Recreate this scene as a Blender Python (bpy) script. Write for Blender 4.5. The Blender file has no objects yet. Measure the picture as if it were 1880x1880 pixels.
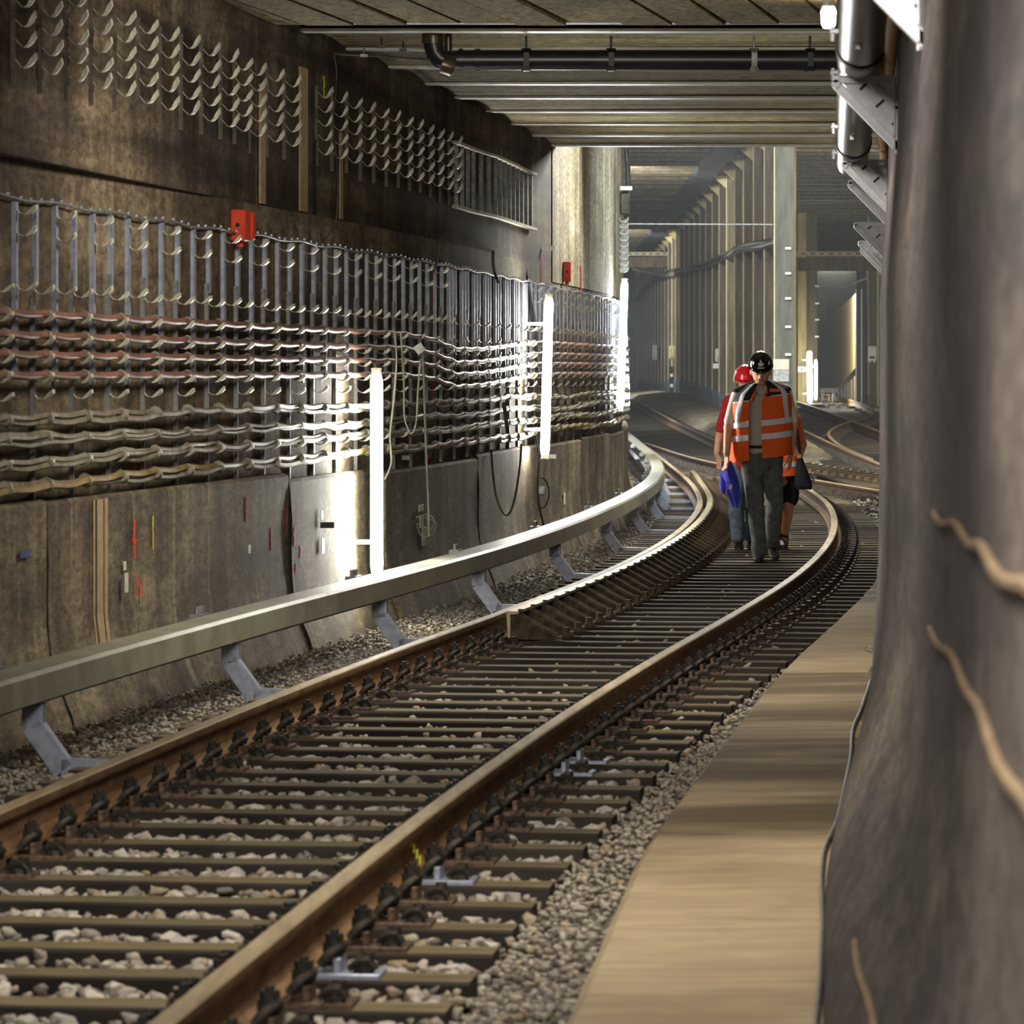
import bpy, math, random
import numpy as np
from mathutils import Vector, Matrix, noise as mnoise

random.seed(7)
rng = np.random.default_rng(7)
scene = bpy.context.scene
COL = scene.collection
PI = math.pi

# ------------------------------------------------------------------ camera
F, CX, HC, YH = 8000.0, 940.0, 1.535, 685.0      # focal length (px), optical centre x, eye height above rail, horizon row
cd = bpy.data.cameras.new('camera')
cam = bpy.data.objects.new('camera', cd)
COL.objects.link(cam)
cam.location = (0, 0, HC)
cam.rotation_euler = (PI / 2, 0, 0)
cd.sensor_width = 36.0
cd.lens = F / 1880.0 * 36.0
cd.shift_y = -(940.0 - YH) / 1880.0
cd.clip_start = 0.5
cd.clip_end = 600
cd.dof.use_dof = True
cd.dof.focus_distance = 36.0
cd.dof.aperture_fstop = 9.5
scene.camera = cam

# ------------------------------------------------------------------ world, exposure
vs = scene.view_settings
vs.view_transform = 'Standard'
vs.look = 'None'
vs.gamma = 1.0
vs.use_curve_mapping = False
vs.exposure = 0.0
w = bpy.data.worlds.new('world')
scene.world = w
w.use_nodes = True
w.node_tree.nodes['Background'].inputs[0].default_value = (0.75, 0.80, 0.9, 1)
w.node_tree.nodes['Background'].inputs[1].default_value = 0.6


def area(name, loc, target, sx, sy, power, col=(1, 1, 1)):
    l = bpy.data.lights.new(name, 'AREA')
    l.shape = 'RECTANGLE'
    l.size, l.size_y = sx, sy
    l.energy = power
    l.color = col
    o = bpy.data.objects.new(name, l)
    COL.objects.link(o)
    o.location = loc
    o.rotation_euler = (Vector(target) - Vector(loc)).to_track_quat('-Z', 'Y').to_euler()
    return o


# added fill lights, unseen: over the near track, in the hall and side tunnel
WARM, COOL = (1.0, 0.86, 0.66), (0.86, 0.93, 1.0)
area('ceiling_fill_light', (-0.4, 4.0, 3.6), (-0.4, 10, 0), 1.4, 0.5, 330, (1.0, 0.95, 0.88))
area('ceiling_fill_light', (0.1, 12.5, 3.7), (-0.2, 15, 0), 1.4, 0.3, 190, (1.0, 0.92, 0.80))
area('ceiling_fill_light', (0.3, 21.5, 3.7), (0.4, 24, 0), 1.4, 0.3, 200, (1.0, 0.92, 0.80))
area('hall_fill_light', (2.6, 46.0, 4.3), (1.3, 35.0, 0), 1.6, 0.4, 420, (1.0, 0.97, 0.88))
area('hall_fill_light', (3.4, 49.0, 5.6), (3.3, 54.0, 0), 1.6, 0.5, 420, COOL)
area('hall_fill_light', (6.0, 56.0, 5.8), (5.0, 96, 2), 1.6, 0.5, 2400, (1.0, 0.95, 0.80))
area('hall_fill_light', (2.4, 66.0, 5.8), (4.0, 120, 4), 1.6, 0.5, 2200, (0.95, 0.97, 1.0))
area('hall_fill_light', (9.5, 80.0, 5.9), (8.5, 112, 1), 1.6, 0.5, 1200, (1.0, 0.93, 0.80))
area('hall_fill_light', (1.3, 96.0, 5.6), (5.0, 130, 3), 1.6, 0.5, 900, (0.92, 0.96, 1.0))
area('hall_fill_light', (1.3, 138.0, 5.2), (5.2, 170, 3), 1.6, 0.5, 1100, (0.92, 0.96, 1.0))
area('side_tunnel_fill_light', (9.8, 133.2, 4.72), (11.6, 160, 2.2), 1.0, 0.1, 2600, (1.0, 0.97, 0.88))  # added fill behind the lintel to brighten the side tunnel


# ------------------------------------------------------------------ curves of the place
def hermite(P):
    xs = [p[0] for p in P]; ys = [p[1] for p in P]; n = len(P)
    d = [(ys[i + 1] - ys[i]) / (xs[i + 1] - xs[i]) for i in range(n - 1)]
    m = [d[0]] + [((xs[i + 1] - xs[i]) * d[i - 1] + (xs[i] - xs[i - 1]) * d[i]) / (xs[i + 1] - xs[i - 1]) for i in range(1, n - 1)] + [d[-1]]

    def f(x):
        if x <= xs[0]: return ys[0] + m[0] * (x - xs[0])
        if x >= xs[-1]: return ys[-1] + m[-1] * (x - xs[-1])
        i = max(k for k in range(n - 1) if xs[k] <= x)
        h = xs[i + 1] - xs[i]; t = (x - xs[i]) / h
        return ((2 * t**3 - 3 * t**2 + 1) * ys[i] + (t**3 - 2 * t**2 + t) * h * m[i]
                + (-2 * t**3 + 3 * t**2) * ys[i + 1] + (t**3 - t**2) * h * m[i + 1])
    return f


def lin(P):
    xs = [p[0] for p in P]; ys = [p[1] for p in P]
    return lambda x: float(np.interp(x, xs, ys))


CL = hermite([(0, -2.62), (11.5, -1.46), (15.3, -1.05), (19, -0.6), (23.6, 0.03), (27.7, 0.64), (33, 1.38), (39, 2.06),
              (46.3, 2.67), (51.4, 2.97), (58.5, 3.2), (71, 3.27), (84, 3.15), (96.5, 2.9), (125, 2.62), (170, 2.3)])


def zg(Y):
    t = min(max((Y - 55) / 80, 0), 1)
    return .85 * t * t * (3 - 2 * t)


def nrm(Y, C=CL):
    d = (C(Y + .05) - C(Y - .05)) / .1
    l = math.hypot(1, d)
    return Vector((1 / l, -d / l, 0)), Vector((d / l, 1 / l, 0))   # to the right, forward


def P(off, Y, z, C=CL):
    n, t = nrm(Y, C)
    return Vector((C(Y) + off * n.x, Y + off * n.y, z + zg(Y)))


def at(x, y, Y):
    return Vector(((x - CX) * Y / F, Y, HC - (y - YH) * Y / F))


def ground(x, y, dz=0.0):
    Y = 60
    for i in range(120):
        Y = .5 * Y + .5 * F * (HC - zg(Y) - dz) / (y - YH)
    return ((x - CX) * Y / F, Y)


WOFF = lin([(0, -2.1), (40, -2.1), (44, -2.02), (50, -1.80), (54, -1.72), (200, -1.72)])      # left wall face
THIRD = lin([(0, -1.5), (19, -1.5), (30, -1.46), (42, -1.46), (50, -1.38), (58, -1.25), (66, -1.16), (84, -1.12), (200, -1.12)])
RWALL = hermite([(-6, .5), (0, .5), (3, .46), (4, .52), (6, .67), (8, .84), (10.6, 1.03), (14.5, 1.29), (17.7, 1.53), (20, 1.72), (23.3, 1.965),
                 (26, 2.2), (30, 2.56), (39, 3.31), (46, 3.92), (50, 4.27)])
RBASE = hermite([(-6, .2), (0, .2), (4, .4), (6, .5), (8, .58), (10.6, .756), (14.5, 1.06), (17.7, 1.40), (20, 1.63), (23.3, 1.93), (26, 2.18), (30, 2.55),
                 (39, 3.30), (46, 3.91), (50, 4.26)])
KERB = hermite([(-6, -1.1), (0, -.75), (5, -.42), (8, -.15), (10.8, .13), (14.8, .45), (18.1, .82), (23.7, 1.48), (29, 2.2), (34.4, 2.88), (37, 3.13), (38, 3.3)])


# ------------------------------------------------------------------ mesh builder
class MB:
    def __init__(s):
        s.v = []; s.f = []; s.uv = []; s.mi = []; s.cur = 0; s.hasuv = False

    def face(s, idx, uv=None):
        s.f.append(idx); s.mi.append(s.cur)
        if uv: s.hasuv = True
        s.uv.append(uv)

    def box(s, c, size, ax=None, bev=0.0):
        c = Vector(c)
        ux, uy, uz = ax if ax else (Vector((1, 0, 0)), Vector((0, 1, 0)), Vector((0, 0, 1)))
        a, b, h = size[0] / 2, size[1] / 2, size[2] / 2
        i = len(s.v)
        if bev <= 0:
            for x, y, z in ((-1, -1, -1), (1, -1, -1), (1, 1, -1), (-1, 1, -1), (-1, -1, 1), (1, -1, 1), (1, 1, 1), (-1, 1, 1)):
                s.v.append(c + ux * (x * a) + uy * (y * b) + uz * (z * h))
            for q in ((0, 3, 2, 1), (4, 5, 6, 7), (0, 1, 5, 4), (1, 2, 6, 5), (2, 3, 7, 6), (3, 0, 4, 7)):
                s.face([i + k for k in q])
        else:
            def ring(hx, hy, z, ch):
                pts = [(-hx + ch, -hy), (hx - ch, -hy), (hx, -hy + ch), (hx, hy - ch), (hx - ch, hy), (-hx + ch, hy), (-hx, hy - ch), (-hx, -hy + ch)]
                return [c + ux * p[0] + uy * p[1] + uz * z for p in pts]
            s.loft([ring(a - bev, b - bev, -h, bev * .5), ring(a, b, -h + bev, bev), ring(a, b, h - bev, bev), ring(a - bev, b - bev, h, bev * .5)])
        return s

    def loft(s, rings, cap=True, closed=True, uvs=None):
        i0 = len(s.v); n = len(rings[0])
        for r in rings: s.v.extend([Vector(p) for p in r])
        for k in range(len(rings) - 1):
            for j in range(n if closed else n - 1):
                j2 = (j + 1) % n
                q = [i0 + k * n + j, i0 + k * n + j2, i0 + (k + 1) * n + j2, i0 + (k + 1) * n + j]
                s.face(q, [uvs[k][j], uvs[k][j2], uvs[k + 1][j2], uvs[k + 1][j]] if uvs else None)
        if cap and closed:
            s.face([i0 + j for j in reversed(range(n))])
            e = i0 + (len(rings) - 1) * n
            s.face([e + j for j in range(n)])
        return s

    def tube(s, pts, r, n=8, rs=None, cap=True):
        pts = [Vector(p) for p in pts]
        rings = []; up = None
        for k, p in enumerate(pts):
            a = pts[max(k - 1, 0)]; b = pts[min(k + 1, len(pts) - 1)]
            t = (b - a).normalized()
            if up is None:
                up = Vector((0, 0, 1)) if abs(t.z) < .9 else Vector((1, 0, 0))
            u = (up - t * up.dot(t)).normalized()
            w_ = t.cross(u)
            up = u
            rr = rs[k] if rs else r
            rings.append([p + u * (math.cos(2 * PI * j / n) * rr) + w_ * (math.sin(2 * PI * j / n) * rr) for j in range(n)])
        return s.loft(rings, cap)

    def cyl(s, p0, p1, r, n=12, r1=None):
        return s.tube([p0, p1], r, n, rs=[r, r if r1 is None else r1])

    def sweep(s, prof, frames, cap=True):
        return s.loft([[o + ux * p[0] + uz * p[1] for p in prof] for (o, ux, uz) in frames], cap)

    def ell(s, c, rx, ry, rz, n=10, m=6):
        c = Vector(c); rings = []
        for k in range(m + 1):
            a = -PI / 2 + PI * k / m
            rr = max(math.cos(a), .02)
            rings.append([c + Vector((rx * rr * math.cos(2 * PI * j / n), ry * rr * math.sin(2 * PI * j / n), rz * math.sin(a))) for j in range(n)])
        return s.loft(rings)

    def mesh(s, name, mats, smooth=None, L=None):
        me = bpy.data.meshes.new(name)
        vv = [p - L for p in s.v] if L is not None else s.v
        me.from_pydata([tuple(p) for p in vv], [], s.f)
        for m in (mats if isinstance(mats, (list, tuple)) else [mats]): me.materials.append(m)
        me.polygons.foreach_set('material_index', s.mi)
        if s.hasuv:
            ul = me.uv_layers.new(name='UVMap')
            flat = []
            for f, u in zip(s.f, s.uv):
                if u: flat.extend(c for p in u for c in p)
                else: flat.extend([0, 0] * len(f))
            ul.data.foreach_set('uv', flat)
        if smooth is not None:
            me.shade_smooth() if hasattr(me, 'shade_smooth') else None
            me.set_sharp_from_angle(angle=math.radians(smooth))
        me.update()
        return me

    def build(s, name, mats, parent=None, smooth=None):
        L = WL.get(parent.name) if parent is not None else None
        me = s.mesh(name, mats, smooth, L)
        return put(name, me, parent)


WL = {}


def put(name, me, parent=None, loc=None, rot=None, ang=None):
    o = bpy.data.objects.new(name, me)
    COL.objects.link(o)
    if parent is not None:
        o.parent = parent
        if parent.name in WL: WL[o.name] = WL[parent.name]
    if loc is not None: o.location = loc
    if ang is not None: o.rotation_euler = (0, 0, ang)
    if rot is not None: o.rotation_euler = rot
    return o


def tag(o, label, cat, group=None):
    o['label'] = label; o['category'] = cat
    if group: o['group'] = group
    return o


def thing(name, label, cat, loc=(0, 0, 0), group=None, ang=0.0):
    o = bpy.data.objects.new(name, None)
    COL.objects.link(o)
    o.empty_display_size = .1
    o.location = loc
    if ang: o.rotation_euler = (0, 0, ang)
    else: WL[o.name] = Vector(loc)
    return tag(o, label, cat, group)


def struct(o):
    o['kind'] = 'structure'
    return o


def stuff(o):
    o['kind'] = 'stuff'
    return o


ORD = ['first', 'second', 'third', 'fourth', 'fifth', 'sixth', 'seventh', 'eighth', 'ninth', 'tenth', 'eleventh', 'twelfth', 'thirteenth', 'fourteenth',
       'fifteenth', 'sixteenth', 'seventeenth', 'eighteenth', 'nineteenth']
TENS = ['', '', 'twenty', 'thirty', 'forty', 'fifty', 'sixty', 'seventy', 'eighty']
TENTH = ['', '', 'twentieth', 'thirtieth', 'fortieth', 'fiftieth', 'sixtieth', 'seventieth', 'eightieth']


def nth(i):
    i += 1
    if i < 20: return ORD[i - 1]
    return TENTH[i // 10] if i % 10 == 0 else TENS[i // 10] + '-' + ORD[i % 10 - 1]
# ------------------------------------------------------------------ materials
def srgb(r, g, b):
    f = lambda c: (c / 255 / 12.92) if c <= 10 else ((c / 255 + .055) / 1.055) ** 2.4
    return (f(r), f(g), f(b), 1)


class NT:
    def __init__(s, name):
        m = bpy.data.materials.new(name); m.use_nodes = True
        s.m = m; s.t = m.node_tree; s.n = s.t.nodes; s.b = s.n['Principled BSDF']

    def new(s, typ, **kw):
        nd = s.n.new(typ)
        for k, v in kw.items(): setattr(nd, k, v)
        return nd

    def ln(s, a, b): s.t.links.new(a, b)

    def coord(s, kind, scale=(1, 1, 1)):
        tc = s.new('ShaderNodeTexCoord'); mp = s.new('ShaderNodeMapping')
        s.ln(tc.outputs[kind], mp.inputs[0]); mp.inputs['Scale'].default_value = scale
        return mp.outputs[0]

    def noise(s, vec, scale, detail=6, rough=.6, dist=0.0):
        nd = s.new('ShaderNodeTexNoise')
        s.ln(vec, nd.inputs['Vector'])
        nd.inputs['Scale'].default_value = scale; nd.inputs['Detail'].default_value = detail
        nd.inputs['Roughness'].default_value = rough; nd.inputs['Distortion'].default_value = dist
        return nd.outputs['Fac']

    def ramp(s, fac, stops):
        nd = s.new('ShaderNodeValToRGB'); e = nd.color_ramp.elements
        while len(e) < len(stops): e.new(.5)
        for el, (p, c) in zip(e, stops):
            el.position = p; el.color = c if len(c) == 4 else (*c, 1)
        s.ln(fac, nd.inputs[0])
        return nd.outputs[0]

    def mix(s, a, b, fac, mode='MIX'):
        nd = s.new('ShaderNodeMix', data_type='RGBA', blend_type=mode)
        for v, k in ((fac, 0), (a, 6), (b, 7)):
            if hasattr(v, 'links'): s.ln(v, nd.inputs[k])
            else: nd.inputs[k].default_value = v
        return nd.outputs[2]

    def bump(s, h, strength, dist=.01):
        nd = s.new('ShaderNodeBump'); nd.inputs['Strength'].default_value = strength; nd.inputs['Distance'].default_value = dist
        s.ln(h, nd.inputs['Height']); s.ln(nd.outputs[0], s.b.inputs['Normal'])

    def done(s, col, rough=.7, metal=0.0, spec=.4):
        if hasattr(col, 'links'): s.ln(col, s.b.inputs['Base Color'])
        else: s.b.inputs['Base Color'].default_value = col
        if hasattr(rough, 'links'): s.ln(rough, s.b.inputs['Roughness'])
        else: s.b.inputs['Roughness'].default_value = rough
        s.b.inputs['Metallic'].default_value = metal
        s.b.inputs['Specular IOR Level'].default_value = spec
        return s.m


def grey(v): return (v, v, v, 1)


def concrete(name, dark, mid, light, coord='UV', streak=.75, boards=0.0, lime=.5, wet=0.0, base=(.4, 1, 1), grain=.85):
    t = NT(name)
    A = t.noise(t.coord(coord, base), 1.1, 10, .72, .3)
    col = t.ramp(A, [(.32, dark), (.5, mid), (.68, light)])
    S = t.noise(t.coord(coord, (2.6, .30, 1)), 1.0, 4, .6, .2)
    col = t.mix(col, t.ramp(S, [(.34, grey(.45)), (.5, grey(.95)), (.66, grey(1.5))]), streak, 'MULTIPLY')
    S2 = t.noise(t.coord(coord, (9, .8, 1)), 1.0, 5, .6)
    col = t.mix(col, t.ramp(S2, [(.36, grey(.6)), (.5, grey(1)), (.64, grey(1.25))]), streak * .55, 'MULTIPLY')
    if lime > 0:
        Lm = t.noise(t.coord(coord, (3.0, .10, 1)), 1.0, 3, .5)
        col = t.mix(col, light, t.ramp(Lm, [(.60, grey(0)), (.66, grey(lime))]), 'MIX')
    G = t.noise(t.coord(coord, base), 20, 7, .85)
    col = t.mix(col, t.ramp(G, [(.37, grey(.22)), (.5, grey(1.0)), (.63, grey(1.7))]), grain, 'MULTIPLY')
    h = t.noise(t.coord(coord, (1, .5, 1)), 22, 6, .7)
    if boards > 0:
        B = t.noise(t.coord(coord, (.35, boards, 1)), 1.0, 3, .5)
        col = t.mix(col, t.ramp(B, [(.38, grey(.35)), (.5, grey(1)), (.62, grey(1.4))]), .8, 'MULTIPLY')
    t.bump(h, .55, .012)
    return t.done(col, .85 - wet, 0, .3 + wet * .5)


def simple(name, c1, c2=None, rough=.6, metal=0.0, scale=8, bump=.0, objvar=0.0, stretch=(1, 1, 1), lo=.38, hi=.62, spec=.4):
    t = NT(name)
    c2 = c2 or c1
    v = t.coord('Object', stretch)
    col = t.ramp(t.noise(v, scale, 6, .65), [(lo, c1), (hi, c2)])
    if objvar:
        oi = t.new('ShaderNodeObjectInfo')
        col = t.mix(col, t.ramp(oi.outputs['Random'], [(0, grey(1 - objvar)), (1, grey(1 + objvar))]), 1.0, 'MULTIPLY')
    if bump: t.bump(t.noise(v, scale * 4, 5, .7), bump, .006)
    return t.done(col, rough, metal, spec)


def emit(name, col, s):
    t = NT(name)
    t.b.inputs['Base Color'].default_value = (.9, .9, .9, 1)
    t.b.inputs['Emission Color'].default_value = (*col, 1)
    t.b.inputs['Emission Strength'].default_value = s
    return t.m


M = {}
M['wall'] = concrete('wall_concrete', srgb(44, 37, 29), srgb(86, 74, 57), srgb(134, 120, 96), lime=.35)
M['wall_up'] = concrete('upper_wall_concrete', srgb(40, 33, 27), srgb(72, 61, 48), srgb(116, 102, 80), boards=6.0, lime=.45)
M['plinth'] = concrete('plinth_concrete', srgb(54, 45, 34), srgb(100, 88, 68), srgb(150, 138, 110), streak=.85, lime=.6)
M['pier'] = concrete('pier_concrete', srgb(92, 86, 68), srgb(132, 125, 102), srgb(172, 167, 144), streak=.8, lime=.5)
M['ceil'] = concrete('ceiling_concrete', srgb(112, 102, 74), srgb(158, 146, 110), srgb(190, 178, 140), streak=.2, boards=14.0, lime=0)
M['plank'] = concrete('ceiling_board_concrete', srgb(92, 84, 62), srgb(128, 116, 84), srgb(150, 138, 106), coord='Object', streak=.2, lime=0, base=(1, .35, 1))
M['rwall'] = concrete('near_wall_concrete', srgb(32, 29, 31), srgb(76, 70, 70), srgb(122, 110, 100), coord='Object', streak=0, lime=0, base=(1, .2, 1), grain=.6)
M['walk'] = None
M['mortar'] = simple('mortar_strip', srgb(150, 128, 96), srgb(172, 150, 116), .9, scale=14, bump=.3)
M['seam'] = simple('mortar_seam', srgb(112, 94, 72), srgb(140, 118, 90), .9, scale=5, bump=.4)
M['gap'] = simple('joint_filler', srgb(18, 17, 15), srgb(38, 34, 28), .9, scale=20)
M['flange'] = simple('steel_flange_paint', srgb(190, 190, 182), srgb(214, 214, 208), .45, .2, scale=5)
M['rail'] = simple('rail_rust', srgb(104, 78, 52), srgb(138, 108, 76), .72, .25, scale=18, bump=.25, stretch=(1, .2, 1))
M['railtop'] = simple('rail_running_surface', srgb(138, 122, 94), srgb(168, 152, 120), .6, .2, scale=14, stretch=(1, .1, 1))
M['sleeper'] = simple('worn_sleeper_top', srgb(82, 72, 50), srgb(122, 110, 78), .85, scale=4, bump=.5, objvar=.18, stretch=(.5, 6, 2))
M['shaded_creosote'] = simple('shaded_creosote_side', srgb(28, 24, 21), srgb(52, 45, 40), .9, scale=4, bump=.5, objvar=.18, stretch=(.5, 6, 2))  # creosote brown, darkened further for the shade on the sleeper sides
M['fast'] = simple('fastening_iron', srgb(34, 33, 32), srgb(74, 68, 58), .6, .5, scale=30, bump=.3, objvar=.2)
M['plate'] = simple('rib_plate_iron', srgb(60, 46, 36), srgb(122, 100, 82), .7, .4, scale=25, bump=.3, objvar=.2)
M['gusset'] = simple('check_rail_bracket_iron', srgb(48, 40, 30), srgb(92, 76, 54), .75, .3, scale=14, bump=.3, objvar=.15)
M['check'] = simple('check_rail_steel', srgb(150, 138, 108), srgb(180, 168, 136), .5, .4, scale=9, stretch=(1, .2, 1))
M['galv'] = simple('galvanised_steel', srgb(136, 142, 158), srgb(176, 182, 198), .5, .55, scale=22, lo=.3, hi=.7)
M['galvd'] = simple('dull_galvanised_steel', srgb(110, 112, 112), srgb(150, 152, 150), .55, .5, scale=18)
M['hook'] = simple('hook_steel', srgb(150, 148, 132), srgb(196, 192, 172), .5, .2, scale=20)
M['white_steel'] = simple('bright_galvanised_steel', srgb(222, 225, 233), srgb(240, 242, 248), .45, .1, scale=18)
M['cover'] = simple('third_rail_cover_fibreglass', srgb(124, 122, 104), srgb(148, 146, 128), .42, .0, scale=3, spec=.5)
M['cond'] = simple('conductor_rail_steel', srgb(60, 52, 44), srgb(88, 76, 60), .6, .4)
M['redcab'] = simple('red_cable_sheath', srgb(96, 66, 56), srgb(136, 90, 76), .46, 0, scale=6, stretch=(1, .3, 1), spec=.5)
M['greycab'] = simple('grey_cable_sheath', srgb(96, 88, 74), srgb(140, 132, 112), .45, 0, scale=9, spec=.5)
M['olivecab'] = simple('olive_cable_sheath', srgb(120, 98, 52), srgb(150, 128, 80), .5, 0, scale=9)
M['darkcab'] = simple('dark_cable_sheath', srgb(44, 40, 36), srgb(84, 78, 68), .5, 0, scale=9)
M['black'] = simple('black_rubber', srgb(16, 16, 16), srgb(28, 28, 27), .5)
M['hookbar'] = simple('dark_hook_post_steel', srgb(70, 64, 56), srgb(110, 102, 90), .6, .4, scale=20)
M['pinkpaint'] = simple('pink_spray_paint', srgb(158, 44, 76), srgb(176, 60, 92), .8)
M['wire'] = simple('pale_cable', srgb(120, 116, 102), srgb(146, 142, 126), .6)
M['strap'] = simple('cable_strap', srgb(112, 108, 94), srgb(138, 132, 116), .6)
M['redbox'] = simple('red_box_paint', srgb(188, 52, 24), srgb(206, 66, 34), .5)
M['redpaint'] = simple('red_spray_paint', srgb(190, 42, 36), srgb(210, 60, 48), .8)
M['orangepaint'] = simple('orange_spray_paint', srgb(216, 62, 30), srgb(226, 80, 40), .8)
M['yellowpaint'] = simple('yellow_spray_paint', srgb(196, 186, 40), srgb(210, 204, 60), .8)
M['white'] = simple('white_plastic', srgb(214, 214, 206), srgb(232, 232, 226), .5)
M['grime'] = simple('grimy_white_plate', srgb(176, 170, 150), srgb(214, 208, 190), .6, scale=30)
M['blue'] = simple('blue_plate', srgb(46, 56, 92), srgb(60, 70, 110), .6)
M['tube'] = emit('lamp_tube_glow', (1.0, .985, .90), 195)
M['tubec'] = emit('lamp_tube_cool_glow', (.88, .95, 1.0), 220)
M['lantern'] = emit('lantern_glow', (1.0, .88, .66), 60)
M['darkpipe'] = simple('black_drain_pipe', srgb(22, 22, 28), srgb(34, 34, 40), .35, .1, scale=4, spec=.5)
M['ironpipe'] = simple('cast_iron_pipe', srgb(66, 58, 50), srgb(92, 82, 72), .32, .6, scale=7)
M['tan'] = simple('tan_insulated_pipe', srgb(170, 130, 76), srgb(196, 158, 100), .7, scale=10)
M['stone'] = simple('ballast_stone', srgb(156, 148, 138), srgb(206, 198, 186), .9, scale=9, bump=.35, objvar=.18)
M['colbrown'] = simple('brown_column_paint', srgb(70, 60, 42), srgb(104, 92, 66), .75, scale=3, bump=.15, stretch=(3, 3, .4), objvar=.15)
M['coltan'] = simple('tan_column_paint', srgb(150, 136, 92), srgb(182, 168, 120), .75, scale=3, stretch=(3, 3, .4), objvar=.1)
M['colgrey'] = simple('grey_column_paint', srgb(72, 74, 64), srgb(98, 100, 88), .7, scale=3, stretch=(3, 3, .4))
M['colfoot'] = simple('blue_grey_column_foot', srgb(70, 76, 78), srgb(96, 102, 104), .7, scale=5)
M['coledge'] = simple('pale_column_edge', srgb(176, 166, 132), srgb(200, 190, 156), .7, scale=4)
M['bluesteel'] = simple('blue_grey_girder_paint', srgb(44, 54, 62), srgb(64, 74, 82), .6, scale=3)
M['navy'] = simple('dark_blue_column_paint', srgb(34, 44, 58), srgb(48, 58, 72), .55, scale=3)
M['yellow'] = simple('yellow_plastic', srgb(204, 176, 40), srgb(216, 190, 60), .6)
M['soil'] = None


def ballast_mat(name, coord='Object', d=srgb(60, 55, 50), m=srgb(112, 105, 95), l=srgb(170, 162, 148), sc=22):
    t = NT(name)
    v = t.coord(coord)
    vo = t.new('ShaderNodeTexVoronoi'); t.ln(v, vo.inputs['Vector']); vo.inputs['Scale'].default_value = sc
    bw = t.new('ShaderNodeSeparateColor'); t.ln(vo.outputs['Color'], bw.inputs[0])
    col = t.ramp(bw.outputs[0], [(0, d), (.45, m), (1, l)])
    col = t.mix(col, t.ramp(t.noise(v, 1.2, 4), [(.35, grey(.55)), (.6, grey(1.15))]), .8, 'MULTIPLY')
    t.bump(vo.outputs['Distance'], 1.0, .03)
    return t.done(col, .95, 0, .2)


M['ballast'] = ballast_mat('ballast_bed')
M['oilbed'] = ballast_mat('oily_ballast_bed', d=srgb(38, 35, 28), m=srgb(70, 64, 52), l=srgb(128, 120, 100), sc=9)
M['bank'] = ballast_mat('gravel_bank', d=srgb(110, 100, 82), m=srgb(140, 130, 108), l=srgb(176, 166, 142), sc=16)


def walk_mat(name, lo, hi):
    t = NT(name)
    v = t.coord('Object')
    col = t.ramp(t.noise(v, .8, 6, .6), [(.35, srgb(142, 124, 96)), (.65, srgb(178, 160, 130))])
    vs_ = t.coord('Object', (.5, 1.8, 1))
    damp = t.ramp(t.noise(vs_, .55, 7, .62, .4), [(lo, grey(0)), (hi, grey(.85))])
    col = t.mix(col, srgb(84, 72, 54), damp)
    col = t.mix(col, t.ramp(t.noise(t.coord('Object', (.6, 6, 1)), 4, 5, .7), [(.35, grey(.65)), (.6, grey(1.12))]), .7, 'MULTIPLY')
    t.bump(t.noise(v, 30, 6, .7), .35, .008)
    return t.done(col, .85, 0, .3)


M['walk'] = walk_mat('dry_walkway_concrete', .56, .72)
M['walkdamp'] = walk_mat('damp_walkway_concrete', .40, .56)
# ------------------------------------------------------------------ setting: floor, walls, roof
def frange(a, b, s):
    n = max(1, int(round((b - a) / s)))
    return [a + (b - a) * i / n for i in range(n + 1)]


# floor: ballast bed
b = MB()
xs = [-9, -5, -3, -1.5, 0, 1.5, 3, 4.5, 6, 8, 11, 15]
ys = frange(-6, 60, 2) + frange(62, 220, 4)
i0 = 0
for y in ys:
    for x in xs: b.v.append(Vector((x, y, zg(y) - .262)))
n = len(xs)
for k in range(len(ys) - 1):
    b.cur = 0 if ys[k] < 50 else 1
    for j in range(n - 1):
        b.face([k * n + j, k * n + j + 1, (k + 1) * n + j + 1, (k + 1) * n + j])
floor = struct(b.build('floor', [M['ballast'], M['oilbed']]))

# left wall: lower and upper faces
YW = frange(4, 60, 1) + frange(62, 120, 2)


def strip(mb, prof, ys, offf=lambda Y: 0, C=CL, flip=False):
    """prof(Y) -> list of (offset, z); sweeps an open profile along the line with UV in metres"""
    rings = []; uvs = []; u = 0; prev = None
    for Y in ys:
        pr = prof(Y)
        ring = [P(o, Y, z, C) for o, z in pr]
        if prev is not None: u += (ring[0] - prev).length
        prev = ring[0]
        v = 0; row = []
        for k, (o, z) in enumerate(pr):
            if k: v += math.hypot(o - pr[k - 1][0], z - pr[k - 1][1])
            row.append((u, v))
        rings.append(ring); uvs.append(row)
    mb.loft(rings, cap=False, closed=False, uvs=uvs)


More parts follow.
